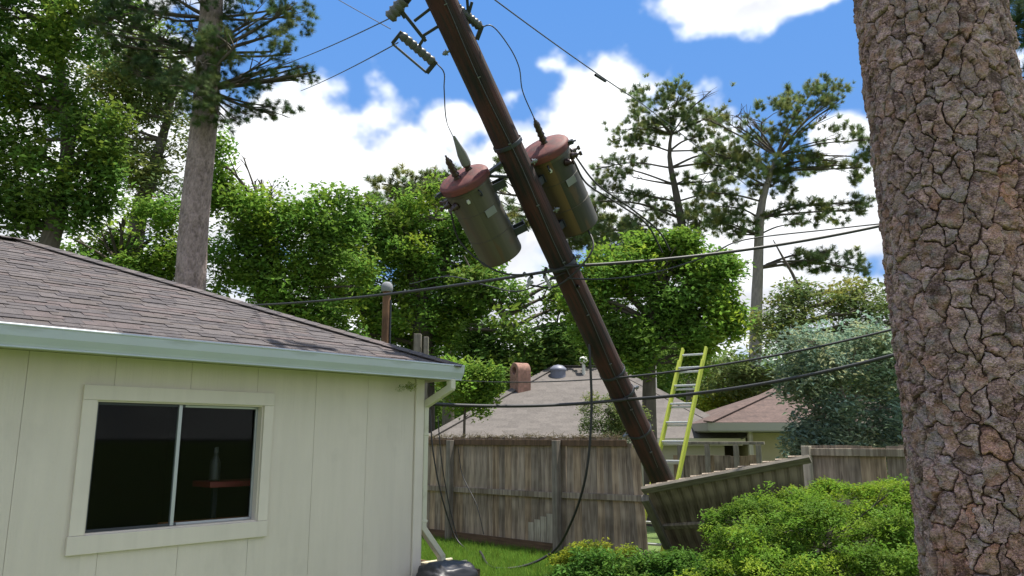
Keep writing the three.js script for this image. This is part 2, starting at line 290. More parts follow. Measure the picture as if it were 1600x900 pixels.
  mesh('roof_deck', merge([sheet([A, P, Q, B], V(1, 0, 0)), sheet([A, D, P], V(0, 0, 1)), sheet([C, Q, P, D], V(1, 0, 0)), sheet([B, Q, C], V(0, 0, 1))]), shingleMats[4], g);
  mesh('roof_edge', merge([bx(-xl + xe, 0.02, 0.03, (xl + xe) / 2, ye - 0.014, ze - 0.02), bx(0.03, 0.02, 2 * half - 0.04, xe - 0.02, ye - 0.014, ze - half)]), gutterMat, g);
  const th = Math.atan(rise), cs = Math.cos(th), sn = Math.sin(th), exp = 0.098, tabs = [], rest = [[], [], [], [], [], []];
  const box = [0, 1, 2, 3].map((k) => bx(1, 0.007, 0.125, k * 0.23, k * 0.11, 0).translate(-k * 0.23, -k * 0.11, 0));
  const shingle = (m, visible, k) => { if (visible) tabs.push([m, k]); else rest[k % 6].push(box[k % 4].clone().applyMatrix4(m)); };
  for (let row = 0; row * exp < half / cs; row++) {
    const e = row * exp + 0.06, up = e * cs, hip = xe - up - 0.02, end = xl + up + 0.02;
    for (let x = hip; x > end;) {
      const wd = Math.min(0.13 + R() * 0.2, x - end), k = Math.floor(R() * 24), lift = R() < 0.45 ? 0.005 : 0;
      if (wd > 0.03) shingle(new THREE.Matrix4().makeRotationX(th - 0.04).setPosition(x - wd / 2, ye + e * sn + 0.0105 + lift, ze - up).multiply(new THREE.Matrix4().makeScale(wd - 0.004, 1, 1)), x - wd > -4.75, k);
      x -= wd;
    }
    for (let z = ze - up - 0.02; z > ze - 2 * half + up + 0.02;) {   // the side slope behind the hip
      const wd = Math.min(0.13 + R() * 0.2, z - (ze - 2 * half + up)), k = Math.floor(R() * 24);
      if (wd > 0.03) shingle(new THREE.Matrix4().makeRotationY(Math.PI / 2).multiply(new THREE.Matrix4().makeRotationX(th - 0.04)).setPosition(xe - up, ye + e * sn + 0.0105, z - wd / 2).multiply(new THREE.Matrix4().makeScale(wd - 0.004, 1, 1)), false, k);
      z -= wd;
    }
  }
  tabs.sort((p, q) => p[0].elements[12] - q[0].elements[12]); tabs.forEach(([m, k], i) => { if (i < 296) { const o = mesh('shingle', box[k % 4], shingleMats[k % 6], g); o.applyMatrix4(m); } else rest[k % 6].push(box[k % 4].clone().applyMatrix4(m)); });
  rest.forEach((l, k) => { if (l.length) mesh('shingle', merge(l), shingleMats[k], g).userData.kind = 'stuff'; });
  const hl = P.clone().sub(A), n = Math.floor(hl.length() / 0.142);
  const capG = (() => { const a = bx(0.15, 0.009, 0.19).rotateZ(-0.29).translate(0.07, -0.018, 0), b = bx(0.15, 0.009, 0.19).rotateZ(0.29).translate(-0.07, -0.018, 0); return merge([a, b]); })();
  const hz = hl.clone().normalize().negate(), hx = V(0, 1, 0).cross(hz).normalize(), hy = hz.clone().cross(hx);
  for (let i = 0; i < n; i++) {
    const o = mesh('hip_cap', capG, shingleMats[Math.floor(R() * 6)], g);
    o.applyMatrix4(new THREE.Matrix4().makeBasis(hx, hy, hz).setPosition(A.clone().addScaledVector(hl, (i + 0.5) / n).addScaledVector(hy, 0.034)).multiply(new THREE.Matrix4().makeRotationX(-0.03)));
  }
  for (let i = 0; i < 19; i++) { const o = mesh('ridge_cap', capG, shingleMats[Math.floor(R() * 6)], g); o.rotation.y = Math.PI / 2; o.position.set(P.x - 0.05 - i * 0.142, yr + 0.034, P.z); }
}
const gl = (x, y, z) => V(x, y, z).applyAxisAngle(V(0, 1, 0), TURN).add(CORNER);   // garage-local to world
{ // things in the dark room behind the window
  const sh = group('tool_shelf', 'red shelf plank on black brackets inside the dark garage window', 'shelf', gl(-1.6, 0, -0.5), TURN), red = std({ color: rgb(0.2, 0.02, 0.02), roughness: 0.5 });
  mesh('shelf_board', rbx(1.1, 0.05, 0.35, 0.006, 0, 1.3, 0), red, sh);
  for (const x of [-0.42, 0.42]) mesh('leg', bx(0.04, 1.23, 0.04, x, 0.66, 0), blackPlastic, sh);
  const b = group('spray_bottle', 'grey bottle on the red shelf inside the window', 'bottle', gl(-2.03, 1.326, -0.5), 0);
  mesh('body', lathe([[0, 0], [0.045, 0], [0.048, 0.02], [0.045, 0.17], [0.02, 0.22], [0.018, 0.25], [0, 0.25]]), std({ color: rgb(0.06, 0.055, 0.055), roughness: 0.4 }), b);
  mesh('cap', cyl(0.022, 0.018, 0.05).translate(0, 0.25, 0), std({ color: rgb(0.12, 0.11, 0.12) }), b);
}
{ // splash block, black covered bundle at the garage corner
  const s = group('splash_block', 'tan concrete splash block under the garage downspout', 'splash block', gl(0.42, 0.295, -0.15), TURN);
  mesh('trough', merge([rbx(0.5, 0.04, 0.28, 0.012, 0.05, 0.02, 0), rbx(0.5, 0.07, 0.04, 0.012, 0.05, 0.06, 0.12), rbx(0.5, 0.07, 0.04, 0.012, 0.05, 0.06, -0.12), rbx(0.04, 0.07, 0.2, 0.012, -0.18, 0.062, 0)]), concreteMat, s);
  const pb = group('planter_box', 'low brown timber box beside the garage under the splash block', 'planter', gl(0.09, 0, 0.02), TURN);
  for (let k = 0; k < 2; k++) { mesh('plank', rbx(0.75, 0.135, 0.04, 0.006, 0.4, 0.075 + k * 0.142, 0), rotMat, pb); mesh('plank', rbx(0.04, 0.135, 2.2, 0.006, 0.76, 0.075 + k * 0.142, -1.13), rotMat, pb); }
  mesh('soil', bx(0.72, 0.26, 2.2, 0.37, 0.13, -1.125), rotMat, pb);
  const g = new THREE.SphereGeometry(1, 48, 30), p = g.attributes.position;
  for (let i = 0; i < p.count; i++) {
    let x = p.getX(i), y = p.getY(i), z = p.getZ(i); const sq = (t) => Math.sign(t) * Math.pow(Math.abs(t), 0.6);
    const f = 1 + 0.06 * fbm3(x * 2.5, y * 2.5 + 4, z * 2.5, 3) + 0.045 * Math.abs(noise3(x * 5, y * 3, z * 5 + 8));
    p.setXYZ(i, sq(x) * 0.3 * f, Math.max(0, (sq(y) * 0.5 + 0.5) * 0.47 * f), sq(z) * 0.26 * f);
  }
  g.computeVertexNormals();
  const o = mesh('tarp_bundle', g, blackPlastic); o.position.set(-0.66, 0, -8.18); o.rotation.y = TURN; tag(o, 'black plastic covered bundle on the grass at the garage corner', 'tarp');
}

// ---------------------------------------------------------------- back fence (its boards run along the yard, rails towards us)
const FN = V(0.731, 0, 0.682), FO = V(0, 0, -12.7256), FD = V(-0.682, 0, 0.731);   // along the fence, a point on it, out of it towards the yard
const fp = (s, y, out = 0) => FO.clone().addScaledVector(FN, s).addScaledVector(FD, out).setY(y);
const FTURN = Math.atan2(FD.x, FD.z);   // local x is then along FN
function fencePickets(g, s0, s1, top, R, opts = {}) {
  for (let s = s0; s < s1; s += 0.142) {
    const h = top + (R() - 0.5) * 0.035 + (opts.top ? opts.top(s) : 0), tilt = (R() - 0.5) * 0.012 + (opts.tilt ? opts.tilt(s) : 0);
    const m = mesh('picket', opts.geo[Math.floor(R() * opts.geo.length)], opts.mat ? opts.mat(s) : fenceMats[Math.floor(R() * 5)], g);
    m.scale.y = (h - 0.05) / 1.7; m.position.set(s, 0.05, -0.014 + (Math.round((s - s0) / 0.142) % 2) * 0.004 + (R() - 0.5) * 0.003); m.rotation.z = tilt;
  }
}
const picketGeo = [0, 1, 2, 3, 4, 5].map((k) => bx(0.1425 - 0.0005 * k, 1.7, 0.018, k * 0.31, 0.85 + k * 0.27, 0).translate(-k * 0.31, -k * 0.27, 0));
{
  const R = rng(11), g = group('wooden_fence', 'weathered grey picket fence with rails beside the garage', 'fence', FO, FTURN);
  fencePickets(g, -4.2, 2.5, 1.73, R, { geo: picketGeo, top: (s) => (s > 2.15 ? -(s - 2.15) * 0.5 : 0), tilt: (s) => (s > 1.9 ? (s - 1.9) * 0.12 : 0), mat: () => fenceMats[Math.floor(R() * 5)] });
  // pale boards over the lower pickets near the post
  for (let i = 0; i < 4; i++) { const m = mesh('pale_board', bx(0.115, 0.44 - i * 0.05, 0.016, i * 0.3, 0, 0).translate(-i * 0.3, 0, 0), paleBoardMat, g); m.position.set(0.80 - i * 0.125, 0.36 - i * 0.025, 0.012); m.userData.label = 'pale board low on the fence'; }
  const rail = (s0, s1, y0, y1, w = 0.085, mat = railMat, z = 0.025) => mesh('rail', beam(V(s0, y0, z), V(s1, y1, z), w, 0.038, V(0, 1, 0), 0.005), mat, g);
  rail(-4.2, 2.25, 1.655, 1.64, 0.09, rotMat); rail(-4.2, 0.98, 0.84, 0.86); rail(1.06, 2.5, 0.87, 0.89); rail(-4.2, 0.93, 0.11, 0.1, 0.09, railMat); 
  mesh('kick_board', bx(5.2, 0.2, 0.02, -1.6, 0.06, 0.055), rotMat, g);
  for (const s of [-3.77, -1.38, 1.01]) mesh('post', rbx(0.1, 1.68, 0.1, 0.006, s, 0.84, 0.095), greyPostMat, g);
  // dead vines and needle litter lodged along the top
  const lit = []; for (let i = 0; i < 900; i++) { const s = -4.2 + R() * 6.5, p = V(s, 1.70 + R() * 0.05, (R() - 0.5) * 0.07), q = p.clone().add(V((R() - 0.5) * 0.22, R() * R() * 0.13 - 0.01, (R() - 0.5) * 0.1)); lit.push(limb([p, p.clone().lerp(q, 0.5).add(V(0, R() * 0.03, 0)), q], [0.004, 0.002], 2, 3)); }
  const o = mesh('dry_vine', merge(lit), std({ color: rgb(0.14, 0.115, 0.06), roughness: 1 }), g); o.userData.kind = 'stuff'; o.userData.label = 'dry vine and needle litter along the fence top';
}
{ // the section the pole has pushed over
  const R = rng(13), BL = V(2.25, 0.06, -10.75), BR = V(3.5, 0.06, -9.45), TL = at(1008, 757, 9.4), TR = at(1252, 708, 8.6);
  const g = group('leaning_fence_panel', 'dark fence panel pushed over towards the yard below the leaning pole', 'fence panel', BL.clone());
  const L = (p) => p.clone().sub(BL), nP = 13;
  const nrm = TL.clone().sub(BL).cross(BR.clone().sub(BL)).normalize(); if (nrm.z < 0) nrm.negate();
  for (let i = 0; i < nP; i++) {
    const t = (i + 0.5) / nP, b = BL.clone().lerp(BR, t), q = TL.clone().lerp(TR, t), up = q.clone().sub(b).normalize(), wd = (BR.distanceTo(BL) + TR.distanceTo(TL)) / 2 / nP;
    q.addScaledVector(up, -0.025 + (R() - 0.5) * 0.012);
    mesh('picket', beam(L(b), L(q), wd * 1.06, 0.018, TR.clone().sub(TL), 0), fenceMats[[4, 4, 1][Math.floor(R() * 3)]], g);  // darkest greys chosen: the panel's shade is put into its board colour
  }
  for (const [t, w, mat] of [[0.965, 0.11, greyPostMat], [0.53, 0.085, railMat], [0.12, 0.085, railMat]]) {
    const a = BL.clone().lerp(TL, t).addScaledVector(nrm, 0.035), b = BR.clone().lerp(TR, t).addScaledVector(nrm, 0.035), d = b.clone().sub(a).normalize();
    mesh('rail', beam(L(a.addScaledVector(d, -0.04)), L(b.addScaledVector(d, 0.1)), w, 0.04, TL.clone().sub(BL), 0.005), mat, g);
  }
  const a = BL.clone().lerp(TL, 0.02).addScaledVector(nrm, 0.1), b = BL.clone().lerp(TL, 0.93).addScaledVector(nrm, 0.1);
  mesh('post', beam(L(a), L(b), 0.09, 0.09, TR.clone().sub(TL), 0.006), greyPostMat, g);
}
{ // fence beyond, half hidden by the shrub
  const R = rng(17), g = group('wooden_fence', 'dark fence boards behind the silvery shrub near the pine trunk', 'fence', FO, FTURN);
  fencePickets(g, 4.95, 8.6, 1.62, R, { geo: picketGeo, mat: () => fenceMats[[1, 3, 4][Math.floor(R() * 3)]] });
  for (const y of [1.55, 0.85]) mesh('rail', beam(V(4.9, y, 0.03), V(8.6, y, 0.03), 0.085, 0.038, V(0, 1, 0), 0.005), railMat, g);
  mesh('post', rbx(0.095, 1.62, 0.095, 0.006, 4.86, 0.81, 0.06), paleBoardMat, g).userData.label = 'pale grey end post';
}
{ // neighbour's low rail fence behind the gap
  const R = rng(19), p = at(1050, 690, 14.2), q = at(1185, 690, 13.6), d = q.clone().sub(p).setY(0), len = d.length();
  const g = group('rail_fence', "neighbour's brown board fence with pale posts behind the ladder", 'fence', V(p.x, 0, p.z), Math.atan2(-d.z, d.x));
  for (let s = 0.08; s < len; s += 0.145) { const m = mesh('picket', picketGeo[Math.floor(R() * 6)], fenceMats[[1, 3, 0, 4][Math.floor(R() * 4)]], g); m.scale.y = (1.38 + R() * 0.03) / 1.7; m.position.set(s, 0.02, -0.02); }
  mesh('rail', rbx(len + 0.2, 0.05, 0.12, 0.006, len / 2, 1.63, 0.03), greyPostMat, g);
  mesh('rail', rbx(len + 0.1, 0.08, 0.035, 0.006, len / 2, 0.7, 0.03), railMat, g);
  for (const t of [0.1, 0.42, 0.75, 1]) mesh('post', rbx(0.085, 1.6, 0.085, 0.006, t * len, 0.8, 0.06), greyPostMat, g);
}

// ---------------------------------------------------------------- the leaning utility pole and what hangs on it
const PG = V(2.8053, 0, -12.3103), PX = V(0.90625, 0.39446, 0.15205), PY = V(-0.40421, 0.7032, 0.58491), PZ = V(0.1238, -0.59153, 0.79672);
const PQ = new THREE.Quaternion().setFromRotationMatrix(new THREE.Matrix4().makeBasis(PX, PY, PZ));
const onPole = (x, y, z = 0) => PG.clone().addScaledVector(PX, x).addScaledVector(PY, y).addScaledVector(PZ, z);
function poleGroup(name, label, category, x, y, z, grp) { const g = group(name, label, category, onPole(x, y, z), 0, grp); g.quaternion.copy(PQ); return g; }
{
  const g = poleGroup('utility_pole', 'reddish brown wooden utility pole leaning steeply over the fence', 'utility pole', 0, 0, 0);
  mesh('shaft', limb([V(0, -0.5, 0), V(0, 3, 0), V(0, 6, 0), V(0, 10.6, 0)], [0.172, 0.166, 0.162, 0.148], 60, 22, 0.03, 3), poleMat, g);
  const band = (y, r, h) => mesh('pole_band', lathe([[r - 0.006, -h / 2], [r, -h / 2 + 0.004], [r, h / 2 - 0.004], [r - 0.006, h / 2]], 26).translate(0, y, 0), darkSteel, g);
  band(7.06, 0.174, 0.05); band(5.42, 0.176, 0.06); band(3.3, 0.177, 0.05); band(3.66, 0.177, 0.04); band(2.6, 0.178, 0.04);
  for (const [y, x] of [[8.25, -0.15], [6.75, 0.15], [6.1, 0.155], [5.42, 0.16], [3.29, 0.16], [2.62, -0.16]]) mesh('through_bolt', merge([new THREE.CylinderGeometry(0.013, 0.013, 0.14, 8).rotateZ(Math.PI / 2), bx(0.012, 0.06, 0.06, x > 0 ? 0.02 : -0.02, 0, 0), new THREE.CylinderGeometry(0.026, 0.026, 0.03, 6).rotateZ(Math.PI / 2).translate(x > 0 ? 0.04 : -0.04, 0, 0)]).translate(x * 1.08, y, 0.03), steelMat, g);
  const gw = []; for (let y = 2; y < 9; y += 0.35) gw.push(V(0.02 + 0.012 * Math.sin(y * 3), y, 0.17 + 0.004 * Math.sin(y * 5)));
  mesh('ground_wire', tube(gw, 0.005, 60, 5), bareWire, g);
  for (let y = 2.3; y < 8.9; y += 0.8) mesh('staple', bx(0.035, 0.008, 0.02, 0.02, y, 0.172), steelMat, g);
}
// transformers
const tankMat = (s, warm) => std({ map: tex(256, 1.5, (u, v) => {
  const a = tileFbm(u, v, 4, 3, s, 5), f = tileFbm(u, v, 60, 3, s + 3, 3), ru = smooth(-0.02, 0.5, tileFbm(u, v, 3, 2, s + 7, 4) + warm), sp = smooth(0.35, 0.6, tileFbm(u, v, 24, 24, s + 11, 3));
  let c = mix3([0.028, 0.027, 0.022], [0.085, 0.075, 0.052], clamp(0.45 + a * 0.7 + f * 0.35));
  c = mix3(c, [0.17, 0.085, 0.028], ru * 0.65); return mix3(c, [0.10, 0.055, 0.03], sp * 0.6);
}), roughness: 0.55, metalness: 0.1 });
const lidMat = std({ map: tex(256, 0.7, (u, v) => { const a = tileFbm(u, v, 6, 6, 211, 4), d = smooth(0.1, 0.5, tileFbm(u, v, 12, 12, 217, 4)); return mix3([0.12 + a * 0.09, 0.03 + a * 0.03, 0.027 + a * 0.02], [0.075, 0.035, 0.03], d * 0.8); }), roughness: 0.7 });
const bushMat = std({ color: rgb(0.035, 0.018, 0.016), roughness: 0.3 });
function bushing(parent, x, y, z, h, tiltX = 0, tiltZ = 0, guard = false) {
  const prof = [[0, -0.03], [0.05, -0.03], [0.052, 0]], n = 5; for (let i = 0; i < n; i++) { const y0 = i / n * h; prof.push([0.036, y0 + 0.005], [0.052 - i * 0.003, y0 + 0.018], [0.034, y0 + h / n - 0.006]); }
  prof.push([0.026, h], [0.022, h + 0.02], [0.012, h + 0.03], [0.010, h + 0.06], [0, h + 0.06]);
  const b = mesh('bushing', lathe(prof, 16), bushMat, parent); b.position.set(x, y, z); b.rotation.set(tiltX, 0, tiltZ);
  if (guard) { mesh('bushing_guard', lathe([[0.05, h * 0.3], [0.056, h * 0.34], [0.054, h * 0.75], [0.034, h * 1.1], [0.014, h * 1.5], [0, h * 1.52]], 16), std({ color: rgb(0.15, 0.155, 0.15), roughness: 0.7 }), b); }
  return b;
}
function transformer(label, x, y, z, r, h, seed, warm, lvAt, bushes) {   // y is the tank's foot along the pole
  const g = poleGroup('pole_transformer', label, 'transformer', x, y, z, 'transformers on the leaning pole'), tm = tankMat(seed, warm);
  mesh('tank', lathe([[0, 0.028], [r * 0.86, 0.028], [r * 0.88, 0], [r * 0.93, 0], [r * 0.955, 0.02], [r * 0.96, h * 0.45], [r * 0.975, h * 0.9], [r, h * 0.905], [r, h * 0.93], [r * 0.98, h * 0.935], [r * 0.98, h]], 48), tm, g);
  for (const hy of [0.33, 0.66]) mesh('weld_seam', new THREE.TorusGeometry(r * 0.963, 0.004, 6, 48).rotateX(Math.PI / 2).translate(0, h * hy, 0), tm, g);
  const lid = mesh('lid', lathe([[r * 1.06, h - 0.055], [r * 1.085, h - 0.05], [r * 1.09, h + 0.01], [r * 1.06, h + 0.03], [r * 0.95, h + 0.055], [r * 0.5, h + 0.085], [0, h + 0.095]], 48), lidMat, g);
  mesh('lid_clamp_bolt', merge([bx(0.05, 0.05, 0.09), new THREE.CylinderGeometry(0.012, 0.012, 0.16, 8).rotateX(Math.PI / 2)]).rotateY(lvAt).translate(Math.sin(lvAt) * r * 1.12, h - 0.015, Math.cos(lvAt) * r * 1.12), darkSteel, lid);
  for (const [bxx, bz, hh, gu] of bushes) bushing(g, bxx, h + 0.06, bz, hh, 0.05, -bxx * 0.35, gu);
  for (const da of [-0.55, 0, 0.55]) {   // low voltage terminals on the side wall
    const t = mesh('terminal', merge([lathe([[0, 0], [0.045, 0], [0.045, 0.03], [0.03, 0.035], [0.03, 0.075], [0.014, 0.08], [0.014, 0.13], [0, 0.13]], 14).rotateX(Math.PI / 2), bx(0.02, 0.05, 0.03, 0, 0, 0.12)]), bushMat, g);
    t.position.set(Math.sin(lvAt + da) * r * 0.96, h * 0.83, Math.cos(lvAt + da) * r * 0.96); t.rotation.y = lvAt + da;
  }
  const back = Math.atan2(-x, -z);   // towards the pole
  for (const hy of [0.2, 0.78]) { const b = mesh('hanger_bracket', merge([bx(0.16, 0.1, 0.012, 0, 0, 0.0), bx(0.014, 0.09, 0.16, -0.06, 0, 0.07), bx(0.014, 0.09, 0.16, 0.06, 0, 0.07), bx(0.16, 0.12, 0.012, 0, 0, 0.145)]), darkSteel, g); b.position.set(Math.sin(back) * r * 0.95, h * hy, Math.cos(back) * r * 0.95); b.rotation.y = back; }
  mesh('ground_lug', merge([new THREE.CylinderGeometry(0.02, 0.02, 0.03, 10).rotateX(Math.PI / 2), bx(0.03, 0.05, 0.012)]).rotateY(0.2).translate(r * 0.05 - 0.06, h * 0.84, r * 0.99), std({ color: rgb(0.5, 0.5, 0.48), roughness: 0.5, metalness: 0.3 }), g);
  const plate = mesh('nameplate', rbx(0.14, 0.09, 0.006, 0.002), steelMat, g); plate.position.set(Math.sin(0.5) * r * 0.975, h * 0.62, Math.cos(0.5) * r * 0.975); plate.rotation.y = 0.5;
  for (const s of [-1, 1]) { const ea = lvAt + Math.PI / 2 * s + 0.2; mesh('lifting_lug', new THREE.TorusGeometry(0.035, 0.01, 6, 12).rotateY(ea + Math.PI / 2).translate(Math.sin(ea) * r * 1.02, h * 0.87, Math.cos(ea) * r * 1.02), darkSteel, g); }
  return g;
}
transformer('olive transformer tank hung on the upper left side of the leaning pole', -0.62, 5.87, 0.04, 0.278, 1.04, 301, 0.08, -1.35, [[-0.05, 0.1, 0.26, false], [0.10, 0.0, 0.30, true]]);
transformer('rust-streaked transformer tank behind the right side of the leaning pole', 0.365, 5.62, -0.36, 0.285, 1.08, 331, -0.05, 1.2, [[0.03, 0.05, 0.30, false]]);
mesh('transformer_bracket', merge([beam(V(-0.15, 6.9, 0.05), V(-0.36, 6.86, 0.05), 0.08, 0.04, V(0, 0, 1)), beam(V(-0.15, 6.72, 0.05), V(-0.36, 6.84, 0.05), 0.04, 0.03, V(0, 0, 1))]).applyQuaternion(PQ).translate(PG.x, PG.y, PG.z), darkSteel); tag(scene.children.at(-1), 'dark steel bracket between the pole and the transformer facing the garage', 'bracket');
// fused cutouts and line insulators near the top
const porcelain = std({ color: rgb(0.06, 0.065, 0.065), roughness: 0.4 });
function cutout(label, a, b, side) {   // a upper, b lower end of the porcelain body (pole coordinates), side: where the fuse tube hangs
  const g = poleGroup('fuse_cutout', label, 'cutout', (a.x + b.x) / 2, (a.y + b.y) / 2, (a.z + b.z) / 2, 'fuse cutouts near the pole top');
  const m = a.clone().add(b).multiplyScalar(0.5), A = a.clone().sub(m), B = b.clone().sub(m), d = A.clone().sub(B), len = d.length(), q = new THREE.Quaternion().setFromUnitVectors(V(0, 1, 0), d.clone().normalize());
  const prof = [[0, -len / 2], [0.03, -len / 2]]; const n = 7; for (let i = 0; i < n; i++) { const y0 = -len / 2 + 0.02 + i / n * (len - 0.04); prof.push([0.04, y0], [0.053, y0 + 0.018], [0.042, y0 + (len - 0.04) / n - 0.004]); } prof.push([0.03, len / 2], [0, len / 2]);
  mesh('insulator', lathe(prof, 18).applyQuaternion(q), porcelain, g);
  const s = side.clone().multiplyScalar(0.13);
  mesh('upper_contact', beam(A.clone().addScaledVector(side, -0.03), A.clone().add(s), 0.05, 0.035, V(0, 0, 1)), darkSteel, g);
  mesh('hinge', beam(B.clone().addScaledVector(side, -0.03), B.clone().add(s), 0.06, 0.045, V(0, 0, 1)), darkSteel, g);
  mesh('fuse_tube', tube([A.clone().add(s), A.clone().lerp(B, 0.5).add(s), B.clone().add(s)], 0.013, 4, 8), std({ color: rgb(0.07, 0.08, 0.1), roughness: 0.5 }), g);
  mesh('bracket', beam(V(0, 0, 0), side.clone().multiplyScalar(-0.14).add(V(0, 0.02, 0)), 0.04, 0.03, V(0, 0, 1)), darkSteel, g);
  return g;
}
cutout('grey fuse cutout on the bracket facing the garage side of the pole top', V(-0.54, 8.62, 0), V(-0.35, 8.2, 0), V(-0.9, -0.4, 0).normalize());
cutout('grey fuse cutout on the far side of the pole top beside the curved lead', V(0.10, 8.62, -0.12), V(0.26, 8.3, -0.12), V(-0.72, -0.68, 0).normalize());
{
  const g = poleGroup('equipment_bracket', 'dark steel ladder-like bracket holding the cutout on the pole top', 'bracket', 0, 0, 0);
  mesh('arm', beam(V(-0.14, 8.71, 0), V(-0.35, 8.67, 0), 0.03, 0.03, V(0, 0, 1)), darkSteel, g); mesh('arm', beam(V(-0.14, 8.52, 0), V(-0.35, 8.50, 0), 0.03, 0.03, V(0, 0, 1)), darkSteel, g);
  mesh('crossbar', beam(V(-0.42, 8.82, 0), V(-0.33, 8.44, 0), 0.045, 0.035, V(0, 0, 1)), darkSteel, g);
  const h = poleGroup('equipment_bracket', 'dark bent steel bracket on the far side of the pole top', 'bracket', 0, 0, 0);
  mesh('arm', beam(V(0.13, 8.72, -0.08), V(0.3, 8.76, -0.12), 0.03, 0.03, V(0, 0, 1)), darkSteel, h); mesh('arm', beam(V(0.3, 8.76, -0.12), V(0.2, 8.50, -0.12), 0.03, 0.03, V(0, 0, 1)), darkSteel, h);
}
function lineInsulator(label, a, b, r) {
  const g = poleGroup('line_insulator', label, 'insulator', a.x, a.y, a.z), d = b.clone().sub(a), len = d.length(), prof = [[0, 0], [r * 0.7, 0]]; for (let i = 0; i < 4; i++) prof.push([r * 0.72, len * (i + 0.1) / 4], [r, len * (i + 0.5) / 4], [r * 0.75, len * (i + 0.9) / 4]); prof.push([r * 0.6, len], [0, len]);
  const q = new THREE.Quaternion().setFromUnitVectors(V(0, 1, 0), d.clone().normalize());
  mesh('body', lathe(prof, 18).applyQuaternion(q), std({ color: rgb(0.08, 0.083, 0.075), roughness: 0.45 }), g);
  mesh('end_cap', lathe([[0, 0], [r * 0.8, 0], [r * 0.8, 0.05], [r * 0.4, 0.07], [0, 0.07]], 14).translate(0, len - 0.01, 0).applyQuaternion(q), darkSteel, g);
  mesh('pin', beam(d.clone().multiplyScalar(0.55), d.clone().multiplyScalar(0.55).add(V(0.02, -0.12, 0)), 0.03, 0.03, V(0, 0, 1)), darkSteel, g);
}
lineInsulator('grey ribbed arrester above the garage-side cutout', V(-0.57, 8.80, 0), V(-0.34, 8.90, 0), 0.075);
lineInsulator('dark round insulator at the top edge beside the pole', V(0.33, 8.62, -0.1), V(0.46, 8.70, -0.1), 0.085);
